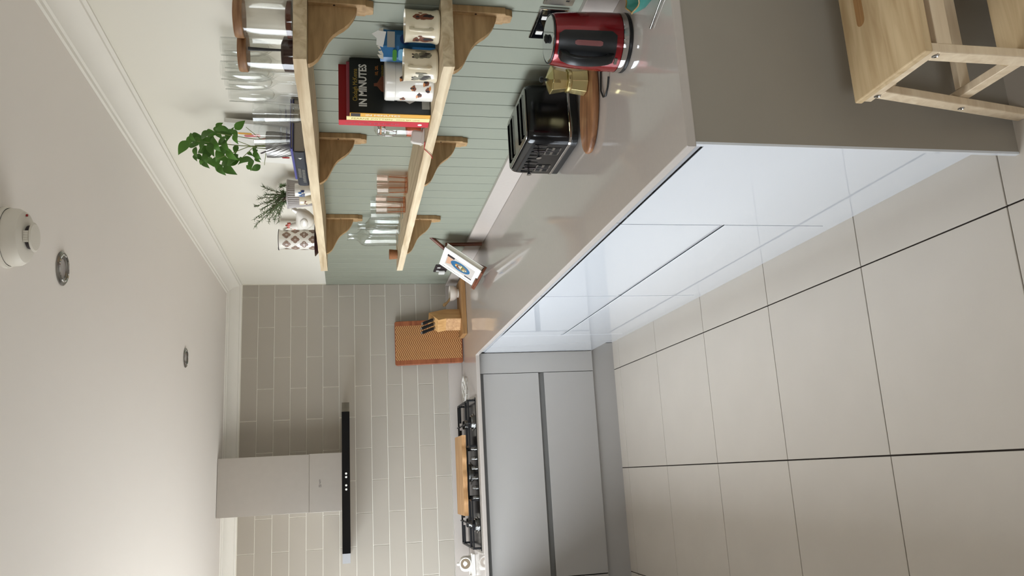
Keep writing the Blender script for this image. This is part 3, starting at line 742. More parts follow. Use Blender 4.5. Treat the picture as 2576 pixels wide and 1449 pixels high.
def patch(name, mt, a0, a1, z0, z1, lift, parent, n=14, m=12, rnd=0.):
    g = G(); rows = []
    for j in range(m+1):
        z = z0+(z1-z0)*j/m; row = []
        e = 1 - rnd*max(0, (abs(j/m-.5)*2-.8)/.2)**2
        for i in range(n+1):
            a = (a0+a1)/2+(a1-a0)/2*e*(2*i/n-1); row.append((a, z, rk(z)+lift))
        rows.append(row)
    I = [[g.v((math.cos(a)*(r-lift+.0004), math.sin(a)*(r-lift+.0004), z)) for a, z, r in row] for row in rows]
    O = [[g.v((math.cos(a)*r, math.sin(a)*r, z)) for a, z, r in row] for row in rows]
    for j in range(m):
        for i in range(n): g.f([O[j][i], O[j][i+1], O[j+1][i+1], O[j+1][i]]); g.f([I[j][i], I[j+1][i], I[j+1][i+1], I[j][i+1]])
    for j in range(m):
        for i in (0, n): g.f([O[j][i], O[j+1][i], I[j+1][i], I[j][i]])
    for i in range(n):
        for j in (0, m): g.f([O[j][i], I[j][i], I[j][i+1], O[j][i+1]])
    return g.build(name, mt, parent, smooth=.7)
pa = hk+.30
patch('handle_panel', 'black_plastic', pa-.52, pa+.50, .046, .202, .0035, kt, rnd=.25)
patch('water_window', 'window_pink', pa+.0, pa+.17, .085, .160, .0060, kt, rnd=.4)
R_ = Matrix.Rotation(hk-.06, 4, 'Z')
outer = [(.070, .200), (.092, .196), (.106, .180), (.113, .155), (.114, .125), (.110, .095), (.101, .068), (.088, .050), (.074, .048)]
inner = [(.074, .066), (.086, .070), (.094, .085), (.099, .110), (.100, .130), (.098, .155), (.091, .172), (.078, .178)]
g = G().at(R_); no = len(outer)
A = [g.v((x, -.013, z)) for x, z in outer+inner]; Bq = [g.v((x, .013, z)) for x, z in outer+inner]
N = len(A)
for k in range(N-1): g.f([A[k], A[k+1], Bq[k+1], Bq[k]])
g.f([A[N-1], A[0], Bq[0], Bq[N-1]])
for side_, flip in ((A, 1), (Bq, -1)):
    o_, i_ = side_[:no], side_[no:][::-1]
    for k in range(len(i_)-1): g.f([o_[k], o_[k+1], i_[k+1], i_[k]])
    g.f([o_[no-2], o_[no-1], i_[-1]])
g.build('handle', 'black_plastic', kt, bevel=.004, smooth=.6)
G().at(R_).box(.096, .100, -.009, .009, .044, .052).build('power_switch', 'dull_chrome', kt)
G().at(Matrix.Rotation(hk+PI, 4, 'Z')).prism([(.066, .165), (.085, .205), (.064, .210), (.060, .165)], -.018, .018, 'y').build('spout', 'kettle_red', kt, bevel=.003)
cbk = [at_z(1500, 165, K+.004), at_z(1512, 178, K+.004), at_z(1516, 195, K+.004), at_z(1510, 205, K+.004), at_z(1490, 203, K+.004), at_z(1478, 190, K+.004), at_z(1470, 172, K+.004)]
tag(G().tube([(-.30+.12, -3.30, K+.003), (-.205, -3.285, K+.003), (-.222, -3.262, K+.003), (-.215, -3.240, K+.003), (-.19, -3.228, K+.0045), (-.10, -3.245, K+.003), (-.045, -3.30, K+.003), (-.03, -3.31, K+.05), (-.030, -3.31, K+.1265)], .0028, 8).build('kettle_cable', 'black_plastic', smooth=.8), 'thin black power cable lying behind the kettle', 'cable')
# teal dish with a fork at the very end of the worktop
td = thing('teal_dish', 'small teal glazed dish with a gilded rim at the worktop end', 'dish', (-.128, -3.655, K))
g = G(); rows = []
for r, z in ((.0, .0005), (.026, .0005), (.030, .004), (.046, .018), (.056, .036), (.061, .048), (.058, .048), (.050, .034), (.040, .018), (.0, .008)):
    rows.append([g.v((0, 0, z))] if r == 0 else [g.v((r*(1+.05*math.sin(5*a))*math.cos(a), r*(1+.05*math.sin(5*a))*math.sin(a), z+(.004*math.sin(7*a) if z > .04 else 0))) for a in [2*PI*k/40 for k in range(40)]])
for A, Bq in zip(rows, rows[1:]):
    for k in range(40):
        j = (k+1) % 40
        if len(A) == 1: g.f([A[0], Bq[k], Bq[j]])
        elif len(Bq) == 1: g.f([A[k], A[j], Bq[0]])
        else: g.f([A[k], A[j], Bq[j], Bq[k]])
g.build('bowl', 'teal_glaze', td, smooth=.7)
g = G(); pts = [(.0605*(1+.05*math.sin(5*a))*math.cos(a), .0605*(1+.05*math.sin(5*a))*math.sin(a), .0495+.004*math.sin(7*a)) for a in [2*PI*k/40 for k in range(41)]]
g.tube(pts, .002, 6, caps=False).build('gilded_rim', 'gilt', td)
sn = thing('teaspoon', 'slim steel teaspoon lying in front of the teal dish', 'spoon', (0, 0, 0))
e0, e1 = Vector((-.222, -3.628, K+.004)), Vector((-.190, -3.715, K+.005))
G().tube([e0, e0.lerp(e1, .3), e0.lerp(e1, .75), e1], [.003, .0022, .002, .004], 8).build('handle', 'dull_chrome', sn, smooth=.8)
G().ball(e1+Vector((.003, -.012, .001)), .012, 14, (1.3, .8, .35)).build('spoon_bowl', 'dull_chrome', sn, smooth=.8)

# ------------------------------------------------------------------ lower shelf
def mug(label, x, y, rz, art):
    t = thing('mug', label, 'mug', (x, y, S+.0002), rz, group='china mugs on the lower shelf')
    G().lathe([(0, 0), (.040, 0), (.046, .003), (.0475, .008), (.0455, .014), (.0438, .022), (.0438, .070), (.0450, .090), (.0462, .097), (.0440, .097), (.0415, .070), (.0415, .012), (0, .010)], 40).build('cup', 'cream_ceramic', t, smooth=.5)
    ha = [(.043, 0, .080), (.058, 0, .082), (.070, 0, .070), (.072, 0, .050), (.064, 0, .033), (.043, 0, .026)]
    G().tube(ha, [.006, .0055, .005, .005, .0055, .006], 10, flat=1.3).build('handle', 'cream_ceramic', t, smooth=1.2)
    art(t); return t
def blob(t, name, mt, ang, z, w, h, lift=.0003, r=.0440, n=18, shape=None):
    g = G(); c = g.v((math.cos(ang)*(r+lift), math.sin(ang)*(r+lift), z)); ring_ = []
    for k in range(n):
        a = 2*PI*k/n; q = shape(a) if shape else 1
        da_, dz = w/2*q*math.cos(a)/r, h/2*q*math.sin(a)
        ring_.append(g.v((math.cos(ang+da_)*(r+lift), math.sin(ang+da_)*(r+lift), z+dz)))
    for k in range(n): g.f([c, ring_[k], ring_[(k+1) % n]])
    return g.build(name, mt, t)
wob = lambda s: (lambda a: 1+.14*math.sin(3*a+s)+.10*math.sin(5*a+2*s))
def art_brown(t):
    for sg in (1, -1):
        a = .78*sg
        blob(t, 'animal_print', 'print_brown', a, .040, .020, .040, shape=wob(a)); blob(t, 'animal_print', 'print_dark', a+.06, .034, .010, .030, .0005, shape=wob(a+1))
        blob(t, 'animal_print', 'print_brown', a-.02, .066, .018, .020, .0005, shape=wob(a+2)); blob(t, 'animal_print', 'print_dark', a-.04, .064, .006, .010, .0008, shape=wob(a))
        blob(t, 'animal_print', 'print_brown', a+.28, .056, .005, .012, .0005)
def art_cat(t):
    for sg in (1, -1):
        a = .80*sg
        blob(t, 'animal_print', 'print_tabby', a, .040, .024, .038, shape=wob(a)); blob(t, 'animal_print', 'print_tabby', a-.10, .064, .018, .018, .0005, shape=wob(a+1))
        for q in range(4): blob(t, 'animal_print', 'print_dark', a-.14+.10*q, .044-.004*q, .003, .022, .0007, shape=wob(a+q))
        blob(t, 'animal_print', 'print_dark', a-.20, .073, .005, .006, .0008); blob(t, 'animal_print', 'print_dark', a+.02, .073, .005, .006, .0008)
        blob(t, 'animal_print', 'print_tabby', a+.36, .050, .006, .034, .0005, shape=wob(a))
toc = math.atan2(-2.0, -1.2)
mug('cream mug with brown animal prints at the end of the lower shelf', -.058, -3.306, toc-.15, art_brown)
mug('cream mug with tabby cat prints in front of the bee canister', -.136, -3.230, toc-.05, art_cat)
# blue packet behind the mugs
bp = thing('blue_packet', 'crumpled blue packet with torn white top behind the mugs', 'packet', (-.045, -3.185, S+.0002), .55)
g = G(); rows = []
for z, hw_, hd_ in ((0, .034, .028), (.02, .042, .031), (.08, .046, .030), (.135, .046, .020), (.158, .045, .008)):
    rows.append([g.v((x*hw_*(1+random.uniform(-.03, .03)), y*hd_, z+(random.uniform(-.006, .006) if z > .15 else 0))) for x, y in ((-1, 0), (-.7, -.55), (0, -1), (.7, -.55), (1, 0), (.7, .6), (0, .7), (-.7, .6))])
for A, Bq in zip(rows, rows[1:]):
    for k in range(8): g.f([A[k], A[(k+1) % 8], Bq[(k+1) % 8], Bq[k]])
g.f(rows[0][::-1]); g.f(rows[-1]); g.build('pouch', 'bag_blue', bp, smooth=.3)
bp.location = (-.048, -3.176, S+.0002); bp.rotation_euler = (0, 0, -.5)
g = G()
for k in range(7):
    x = -.038+.0125*k; g.prism([(x, .150), (x+.013, .150), (x+.011+random.uniform(-.003, .003), .163+random.uniform(0, .006)), (x+.002, .160)], -.0082, -.0074, 'y')
g.build('torn_edge', 'paper', bp)
G().at(Matrix.Translation((0, -.0120, .150)) @ Matrix.Rotation(.25, 4, 'Y')).prism([(-.005, 0), (.040, .002), (.036, .026), (.022, .040), (.014, .024), (-.004, .020)], -.001, .0, 'y').build('white_tissue', 'print_white', bp)
G().at(Matrix.Translation((.018, -.0255, .118))).box(-.022, .022, -.001, 0, 0, .022).build('price_label', 'print_grey', bp)
G().at(Matrix.Translation((-.026, -.0235, .118)) @ Matrix.Rotation(-.33, 4, 'Z')).prism(rounded(.034, .012, .0055, 4), -.0012, 0, 'y').build('green_print', 'print_green', bp)
G().at(Matrix.Translation((.020, -.0285, .088)) @ Matrix.Rotation(.33, 4, 'Z')).prism(rounded(.030, .030, .0145, 6), -.0012, 0, 'y').build('blue_print', 'print_navy', bp)
G().at(Matrix.Translation((-.024, -.0270, .088)) @ Matrix.Rotation(-.33, 4, 'Z')).prism(rounded(.034, .040, .008, 4), -.0010, 0, 'y').build('blue_print', 'print_lightblue', bp)

# bee canister
cn = thing('canister', 'white lidded tin canister with bee prints on the lower shelf', 'canister', (-.116, -3.093, S+.0002))
G().lathe([(0, 0), (.056, 0), (.0575, .002), (.0575, .112), (.0565, .114), (0, .114)], 48).build('tin', 'white_ceramic', cn, smooth=.5)
G().lathe([(0, .1143), (.0588, .1143), (.0590, .117), (.0588, .140), (.056, .1445), (0, .146)], 48).build('lid', 'white_ceramic', cn, smooth=.5)
c0 = math.atan2(-2.21, -1.165)
for k, (a, z, rr) in enumerate(((c0+.75, .085, 0), (c0+.15, .092, 1), (c0+.35, .048, 2), (c0+.70, .030, .5), (c0-.35, .060, 1.5), (c0-.42, .018, 3), (c0-.75, .042, .3), (c0+1.1, .066, 2.2), (c0-1.1, .09, 1.2), (c0-.05, .022, .7))):
    blob(cn, 'bee_print', 'print_brown', a, z, .018, .013, .0003, .0576, shape=wob(rr))
    blob(cn, 'bee_print', 'print_dark', a+.06*math.cos(rr), z+.005*math.sin(rr), .007, .012, .0005, .0576, 10)
    blob(cn, 'bee_print', 'hen_orange', a-.10*math.cos(rr), z+.008*math.sin(rr+1), .014, .006, .0005, .0576, 10)
# three cookbooks standing on the lower shelf, spines to the room
def book(label, y0, y1, h, wdt, cover, spine, xs=-.190):
    t = thing('cookbook', label, 'book', (xs, (y0+y1)/2, S+.0002), group='cookbooks standing on the lower shelf')
    d = (y1-y0)/2-.0004; c = .0022
    B(c, wdt, -d, -d+c, 0, h).build('cover', cover, t, bevel=.0006, segs=1)
    B(c, wdt, d-c, d, 0, h).build('cover', cover, t, bevel=.0006, segs=1)
    B(0, c-.0002, -d, d, 0, h).build('spine', spine, t, bevel=.0006, segs=1)
    B(c+.0002, wdt-.004, -d+c+.0002, d-c-.0002, .003, h-.003).build('pages', 'paper', t)
    return t, d
b1, d1 = book('slim black cookbook titled IN MINUTES behind the bee canister', -3.019, -2.995, .247, .186, 'cover_black', 'spine_orange')
Fc = lambda x, z, l=.0003: frame((x, -d1-l, z), (1, 0, 0), (0, 0, 1))
text('IN MINUTES', .033, 'print_white', b1, Fc(.022, .196), width=.142, bold=.0010)
text('Clodagh McKenna', .020, 'print_gold', b1, Fc(.040, .224), width=.108)
text('10, 20,', .013, 'print_orange', b1, Fc(.128, .160), width=.032)
text('30 minutes', .011, 'print_gold', b1, Fc(.112, .144), width=.052)
G().at(Fc(.098, .125)).prism([(-.006, .048), (.004, .048), (.006, .038), (.028, .026), (.034, 0), (.03, -.03), (-.03, -.03), (-.032, 0), (-.022, .026), (-.006, .038)], 0, .0003, 'z').build('cover_print', 'print_brown', b1)
G().at(Fc(.045, .072)).prism([(0, .03), (.02, .03), (.04, .02), (.05, -.02), (.03, -.042), (.008, -.036), (-.008, -.008), (0, .006)], 0, .0003, 'z').build('cover_print', 'photo_backdrop', b1)
G().at(Fc(.052, .082, .0007)).prism([(0, .018), (.022, .02), (.026, -.006), (.004, -.012)], 0, .0003, 'z').build('cover_print', 'print_skin', b1)
G().at(Fc(.02, .0)).box(0, .166, .002, .026, 0, .0003).build('cover_print', 'print_grey', b1)
Fs = lambda y, z: frame((-.0003, y, z), (0, 0, -1), (0, -1, 0))
def spine_text(body, size, mt, t, y, z, width): text(body, size, mt, t, frame((-.0003, y, z), (0, 0, -1), (0, -1, 0), (-1, 0, 0)), width=width, ext=.0001)
spine_text('IN MINUTES', .016, 'print_white', b1, .0055, .200, .105)
B(-.0004, -.0001, -d1+.001, d1-.001, .215, .244).build('spine_print', 'print_dark', b1)
b2, d2 = book('thin cream-spined cookbook between the black and the red one', -2.994, -2.968, .257, .186, 'cover_pink', 'spine_cream')
spine_text('FEARNE COTTON', .014, 'print_gold', b2, .005, .243, .125)
spine_text('COOK. EAT. LOVE.', .009, 'print_gold', b2, .004, .105, .075)
b3, d3 = book('large red cookbook, tallest of the three on the shelf', -2.967, -2.929, .281, .192, 'cover_red', 'cover_red_lit')
spine_text('OTTOLENGHI', .017, 'cover_pink', b3, .006, .262, .165)
G().at(Matrix.Translation((-.0004, 0, .028)) @ Matrix.Rotation(PI/2, 4, 'Y')).lathe([(0, 0), (.007, 0), (.007, .0003), (0, .0003)], 18).build('spine_print', 'print_white', b3)
# clip-top jar, white dish and red cord
jr = thing('clip_jar', 'clip-top glass jar of orange spice behind the red book', 'jar', (-.090, -2.735, S+.0002))
G().lathe([(0, 0), (.042, 0), (.045, .004), (.045, .110), (.040, .125), (.037, .132), (.037, .140), (.034, .140), (.034, .126), (.042, .108), (.042, .006), (0, .004)], 36).build('jar_body', 'jar_glass', jr, smooth=.5)
G().lathe([(0, .0042), (.0418, .0062), (.0418, .052), (0, .058)], 30).build('spice', 'spice', jr, smooth=.4)
G().lathe([(0, .1465), (.030, .1465), (.040, .1435), (.040, .152), (.036, .158), (.030, .160), (.026, .164), (0, .164)], 36).build('glass_lid', 'jar_glass', jr, smooth=.5)
G().lathe([(.033, .1403), (.039, .1403), (.039, .1433), (.033, .1433), (.033, .1403)], 32).build('seal', 'hen_orange', jr)
g = G()
for zz in (.128, .150): g.lathe([(.0385, zz-.0013), (.0413, zz-.0013), (.0413, zz+.0013), (.0385, zz+.0013), (.0385, zz-.0013)], 32)
aj = math.atan2(-1.2, -2.4); e = Vector((math.cos(aj), math.sin(aj), 0)); s_ = Vector((-e.y, e.x, 0))
for k in (-1, 1): g.tube([e*.041+s_*.012*k+Vector((0, 0, .150)), e*.050+s_*.012*k+Vector((0, 0, .135)), e*.052+s_*.010*k+Vector((0, 0, .105)), e*.049+s_*.006*k+Vector((0, 0, .090))], .0014, 6)
g.tube([e*.049+s_*.006+Vector((0, 0, .090)), e*.049-s_*.006+Vector((0, 0, .090))], .0014, 6)
g.build('wire_clip', 'chrome', jr, smooth=.7)
wd = thing('white_scoop', 'small white porcelain scoop lying in front of the jar', 'scoop', (-.165, -2.795, S+.0002), -.35)
G().at(Matrix.Translation((0, 0, .0235)) @ Matrix.Rotation(.12, 4, 'Y')).prism(rounded(.045, .040, .010, 4), -.022, .022, 'y').build('cup', 'white_ceramic', wd, bevel=.005)
G().prism([(-.02, .0), (-.026, .006), (-.02, .014), (.0, .010), (.03, .004), (.03, .0)], -.024, .055, 'y').build('tongue', 'white_ceramic', wd, bevel=.003)
tag(G().tube([(-.195, -2.83, S+.0015), (-.2085, -2.80, S+.001), (-.210, -2.78, S-.012), (-.211, -2.755, S-.026), (-.212, -2.73, S-.034)], .0013, 6).build('red_cord', 'red_cord', smooth=.8), 'short red cord hanging over the lower shelf edge', 'cord')
# pink facetted tumblers
def pink(label, x, y):
    t = thing('pink_tumbler', label, 'glass', (x, y, S+.0002), group='pink glass tumblers')
    G().lathe([(.0425, .084), (.0435, .130), (.0410, .130), (.0400, .084)], 32).build('rim_band', 'pink_glass', t, smooth=.5)
    G().lathe([(.0375, .002), (.0415, .080), (.0425, .0838), (.0400, .0838), (.0385, .076), (.034, .012)], 10).build('facetted_wall', 'pink_glass', t)
    G().lathe([(0, 0), (.0365, 0), (.0375, .002), (.034, .0118), (0, .0118)], 10).build('thick_base', 'pink_glass_thick', t)
    g = G()
    for k in range(10):
        a = 2*PI*(k+.5)/10; g.at(Matrix.Rotation(a, 4, 'Z')).prism([(.0372, .004), (.0398, .004), (.0432, .080), (.0415, .080)], -.0016, .0016, 'y')
    g.build('facet_ridges', 'pink_glass_thick', t)
pink('pink glass tumbler standing nearer the book end of the shelf', -.050, -2.035)
pink('pink glass tumbler overlapping the clear glass behind it', -.088, -1.885)
def lathe_glass(name, label, x, y, z, prof, cat, group, mt='clear_glass', n=32, **kw):
    t = thing(name, label, cat, (x, y, z), group=group)
    G().lathe(prof, n, **kw).build('glass_body', mt, t, smooth=.6)
    return t
t = lathe_glass('clear_tumbler', 'tall clear tumbler just behind the far pink glass', -.055, -1.71, S+.0002, [(0, 0), (.040, 0), (.042, .003), (.047, .148), (.045, .148), (.040, .012), (0, .010)], 'glass', 'clear glasses')
G().lathe([(0, .0102), (.038, .0122), (.0385, .02), (0, .02)], 24).build('thick_base', 'clear_glass', t)
car = [(0, 0), (.042, 0), (.046, .004), (.047, .100), (.050, .130), (.050, .165), (.044, .186), (.026, .200), (.019, .210), (.018, .240), (.021, .258), (.019, .258), (.016, .240), (.017, .210), (.024, .198), (.042, .183), (.048, .163), (.048, .131), (.045, .100), (.044, .008), (0, .006)]
lathe_glass('carafe', 'clear glass carafe with a narrow neck beside the cork', -.060, -1.300, S+.0002, car, 'carafe', 'glass carafes')
lathe_glass('carafe', 'clear glass carafe standing closer to the pink tumblers', -.060, -1.475, S+.0002, [(r*.94, z*.80) for r, z in car], 'carafe', 'glass carafes')
tag(G().lathe([(0, 0), (.023, 0), (.024, .002), (.027, .040), (.026, .042), (0, .042)], 24, (-.140, -1.245, S+.0002)).build('cork_stopper', 'cork', smooth=.5), 'fat cork stopper standing alone near the shelf end', 'cork')

# ------------------------------------------------------------------ upper shelf
def lid_jar(label, x, y, fill, hgt):
    t = thing('storage_jar', label, 'jar', (x, y, U+.0002), group='glass storage jars with wooden lids')
    G().lathe([(0, 0), (.049, 0), (.052, .003), (.052, .128), (.049, .130), (.049, .006), (0, .005)], 40).build('jar_body', 'jar_glass', t, smooth=.5)
    G().lathe([(0, .0052), (.0488, .0062), (.0488, hgt*.8), (.03, hgt), (0, hgt*1.06)], 32).build('contents', fill, t, smooth=.5)
    G().lathe([(0, .1303), (.0525, .1303), (.0540, .133), (.0540, .150), (.0520, .154), (0, .1545)], 40).build('wooden_lid', 'lid_wood', t, smooth=.5)
    return t
lid_jar('glass jar with wooden lid and a little cocoa at the shelf end', -.058, -3.300, 'cocoa', .022)
j2 = lid_jar('glass jar with wooden lid, coffee and a scoop', -.105, -3.200, 'coffee', .040)
sc_ = thing('coffee_scoop', 'dark thin scoop handle standing in the coffee jar', 'scoop', (-.105, -3.200, U+.0002))
G().tube([(.004, -.014, .040), (.000, -.020, .085), (-.003, -.026, .128)], [.0030, .0042, .0055], 8, flat=.5).build('scoop_handle', 'cover_navy', sc_, smooth=.8)
G().ball((.004, -.012, .034), .008, 10).build('scoop_bowl', 'cover_navy', sc_, smooth=.8)
flute = [(0, 0), (.032, 0), (.033, .002), (.012, .005), (.0045, .010), (.0040, .062), (.0060, .072), (.016, .086), (.0245, .112), (.0275, .150), (.0265, .218), (.0255, .218), (.0262, .150), (.0225, .112), (.012, .088), (0, .082)]
for k, (x, y, lb) in enumerate(((-.036, -3.105, 'champagne flute against the wall directly behind the coffee jar'), (-.036, -3.030, 'champagne flute against the wall, second behind the coffee jar'), (-.104, -3.090, 'champagne flute just left of the coffee jar lid'), (-.092, -3.005, 'champagne flute in the middle of the flute group'), (-.092, -2.925, 'champagne flute nearest the tumblers'), (-.036, -2.95, 'champagne flute by the wall behind the middle flute'))):
    lathe_glass('champagne_flute', lb, x, y, U+.0002, flute, 'glass', 'champagne flutes on the upper shelf', n=28)
# stack of lying books
XB = -.197
def lying(label, x0, x1, y0, y1, z0, z1, cover, rz=0.):
    t = thing('book', label, 'book', ((x0+x1)/2, (y0+y1)/2, z0), rz, group='books lying on the upper shelf')
    w_, l_, h_ = (x1-x0)/2, (y1-y0)/2, z1-z0; c = .0025
    B(-w_+c, w_, -l_, l_, 0, c).build('cover', cover, t, bevel=.0006, segs=1)
    B(-w_+c, w_, -l_, l_, h_-c, h_).build('cover', cover, t, bevel=.0006, segs=1)
    G().prism([(-w_+c-.0002, 0), (-w_+c-.0002, h_), (-w_-.002, h_*.85), (-w_-.003, h_*.5), (-w_-.002, h_*.15)], -l_, l_, 'y').build('spine', cover, t, smooth=.5)
    B(-w_+c, w_-.004, -l_+.004, l_-.004, c+.0002, h_-c-.0002).build('pages', 'page_grey', t)
    return t, w_, l_, h_
k1, w1, l1, h1 = lying('thick dark navy book lying at the bottom of the pile', XB, -.003, -2.722, -2.405, U+.0002, U+.0400, 'cover_navy')
def marks(t, w_, rows, mt):
    g = G()
    for (z, y0, y1, n_) in rows:
        for i in range(n_):
            yy = y0+(y1-y0)*i/n_; ww = (y1-y0)/n_*.62
            g.box(-w_-.0038, -w_-.0031, yy, yy+ww*.35, z, z+.010); g.box(-w_-.0038, -w_-.0031, yy, yy+ww, z+(.009 if i % 2 else 0), z+(.0105 if i % 2 else .0015)); g.box(-w_-.0038, -w_-.0031, yy+ww*.7, yy+ww, z, z+.010)
    g.build('spine_print', mt, t)
marks(k1, w1, [(.022, -.015, .075, 7), (.009, -.005, .125, 9)], 'print_grey')
G().prism([(-.112, .0125), (-.112, .0265), (-.101, .0195)], -w1-.0040, -w1-.0031, 'x').build('spine_emblem', 'print_white', k1)
k2, w2, l2, h2 = lying('thin blue book lying on top of the thick navy one', -.185, -.005, -2.722, -2.440, U+.0403, U+.0500, 'cover_blue')
ZK = U+.0503
g = G()
tum = [(0, 0), (.026, 0), (.029, .003), (.0295, .012), (.032, .035), (.0375, .122), (.0360, .122), (.031, .035), (.028, .016), (0, .013)]
for x, y, z, lb in ((-.108, -2.652, ZK, 'clear tumbler in front of the ribbed basil pot'), (-.046, -2.692, ZK, 'clear tumbler by the wall, second from the basil pot'), (-.095, -2.800, U+.0002, 'clear tumbler closest to the champagne flutes')):
    t = thing('water_tumbler', lb, 'glass', (x, y, z), group='clear tumblers by the book pile')
    G().lathe(tum, 30).build('glass_body', 'clear_glass', t, smooth=.6)
    G().lathe([(0, .0132), (.0275, .0162), (.031, .036), (.0, .030)], 14, ribs=14, rib=.05).build('fluted_base', 'clear_glass', t)
# basil in a ribbed pot
bs = thing('potted_basil', 'green basil plant in a ribbed grey metal pot', 'plant', (-.100, -2.550, ZK))
g = G(); rows = []
for i in range(22):
    z = .092*i/21; r = (.036+.010*math.sin(min(1, z/.075)*PI/2)) if z < .075 else .046-.02*(z-.075)
    rows.append([g.v(((r+.0011*math.cos(28*(a+z*9)))*math.cos(a), (r+.0011*math.cos(28*(a+z*9)))*math.sin(a), z)) for a in [2*PI*k/112 for k in range(112)]])
for A, Bq in zip(rows, rows[1:]):
    for k in range(112): g.f([A[k], A[(k+1) % 112], Bq[(k+1) % 112], Bq[k]])
g.f(rows[0][::-1]); g.build('pot', 'ribbed_metal', bs, smooth=.9)
G().lathe([(0, .080), (.0435, .080), (.0435, .084), (0, .086)], 24).build('soil', 'soil', bs)
def leaf_mesh():
    g = G(); L, W, n = 1., .62, 8; mid, lf, rt = [], [], []
    for i in range(n+1):
        t_ = i/n; wd_ = W/2*math.sin(PI*t_**.75)*(1-.15*t_); z = .16*math.sin(PI*t_)-.20*t_*t_
        mid.append(g.v((t_*L, 0, z-.03))); lf.append(g.v((t_*L, wd_, z+.10*wd_))); rt.append(g.v((t_*L, -wd_, z+.10*wd_)))
    for i in range(n): g.f([mid[i], mid[i+1], lf[i+1], lf[i]]); g.f([mid[i], rt[i], rt[i+1], mid[i+1]])
    bmesh.ops.remove_doubles(g.bm, verts=g.bm.verts, dist=1e-5)
    ext_ = bmesh.ops.solidify(g.bm, geom=list(g.bm.faces), thickness=.012)
    me = g.mesh('basil_leaf', smooth=.9); me.materials.append(M['leaf_green']); return me
LM = leaf_mesh()
# leaf centres read from the photograph (zoom pixels); each gets a depth inside the crown
LP = [(190,740,270,2.35),(330,590,200,2.6),(400,500,140,1.2),(520,480,200,.3),(540,600,230,.1),(430,690,150,-.4),(480,850,180,1.7),(470,960,130,1.3),(560,960,160,.6),(600,1060,120,2.0),(690,1100,200,1.0),(650,800,230,2.9),(730,440,240,-.5),(840,400,200,.25),(850,520,220,1.0),(760,590,200,.2),(930,690,230,1.1),(830,770,230,1.3),(720,900,220,2.4),(800,850,200,2.0),(810,1060,200,.9),(940,300,110,-1.3),(1010,220,120,-.6),(1050,310,180,.2),(1150,360,230,.4),(1000,430,170,1.0),(1230,450,220,2.1),(1110,540,150,-.9),(1060,620,180,2.8),(1160,690,200,1.2),(1110,800,190,.6),(1010,900,250,1.9),(950,1080,230,1.6),(1050,1240,230,1.0),(1250,1250,260,.6),(1160,1090,250,2.9),(1310,1060,260,2.7),(1290,900,240,.9),(1330,1000,220,2.4),(1110,980,190,.3),(1480,220,200,-.7),(1320,320,90,-1.4),(1390,540,160,1.4),(1380,420,140,1.2),(1390,780,160,1.9),(1430,970,110,1.2),(1600,1040,240,2.9),(1550,1020,160,.4),(1740,1130,190,1.8),(1840,1200,190,2.6),(1700,1190,130,.6),(1840,760,150,-1.2),(1710,880,110,.5),(1870,920,170,.9),(1880,1010,130,.8),(1830,840,110,2.2),(620,690,170,2.2),(900,600,150,.7),(980,1010,180,2.5),(700,990,150,1.5)]
rb = random.Random(3)
for (zx, zy, zl, an) in LP:
    px, py = 440+zx/9.06, 290+zy/9.06; l_px = zl/9.06*1.5
    X = -.115+rb.uniform(-.05, .045)*(1 if px < 600 else .5)
    c_ = at_x(px, py, X); sc = l_px*2.75/FPX
    # image right = down, image down = towards the far end of the shelf
    dirv = (-_u*math.cos(an) - _r*math.sin(an)).normalized(); dirv = (dirv + (-_f)*rb.uniform(-.25, .35)).normalized()
    nz_ = (-_f + _u*rb.uniform(-.3, .6) + _r*rb.uniform(-.5, .5)); nz_ = (nz_ - dirv*nz_.dot(dirv)).normalized(); sd = nz_.cross(dirv)
    mm = Matrix.Identity(4); p0 = c_-dirv*sc*.5
    for i in range(3): mm[i][0] = dirv[i]*sc; mm[i][1] = sd[i]*sc; mm[i][2] = nz_[i]*sc; mm[i][3] = p0[i]
    o = link('leaf', LM, None, bs); o.matrix_local = Matrix.Translation(-Vector((-.100, -2.550, ZK))) @ mm
for (tx1, ty1, bx_, by_) in ((470, 350, -.008, .0), (520, 330, .008, -.01), (560, 345, -.012, .012), (520, 395, .004, .014), (565, 415, .012, .016), (640, 415, .02, .02), (594, 320, .0, -.014)):
    q = at_x(tx1+25, ty1+(0 if tx1 > 560 else 5), -.115)-Vector((-.100, -2.550, ZK))
    G().tube([(bx_, by_, .082), (bx_*1.2+q.x*.15, by_*.8+q.y*.2, .082+(q.z-.082)*.4), q], [.0018, .0015, .0010], 6).build('stem', 'stem_green', bs, smooth=.8)
# canvas print with painted flowers leaning behind the basil
cv = thing('canvas_print', 'small white canvas with painted flowers leaning behind the basil', 'picture', (-.022, -2.37, ZK), 0)
cv.rotation_euler = (0, .06, 0)

B(-.012, .004, -.185, .165, .0005, .235).build('canvas', 'print_white', cv)
cv.location = (-.030, -2.385, U+.0508)
for (y_, z_, w_, h_, m_, r_) in ((-.10, .175, .05, .014, 'spine_orange', .3), (-.085, .150, .06, .020, 'print_pink', .1), (-.06, .120, .07, .014, 'print_brown', -.2), (.04, .105, .10, .008, 'print_dark', -.5), (.08, .075, .08, .006, 'print_pink', -.5), (.10, .045, .03, .014, 'cover_red', .2), (-.02, .06, .09, .006, 'print_dark', .9)):
    G().at(Matrix.Translation((-.0124, y_, z_)) @ Matrix.Rotation(r_+1.2, 4, 'X')).prism(rounded(w_, h_, h_*.45, 4), -.0005, 0, 'x').build('brush_stroke', m_, cv)
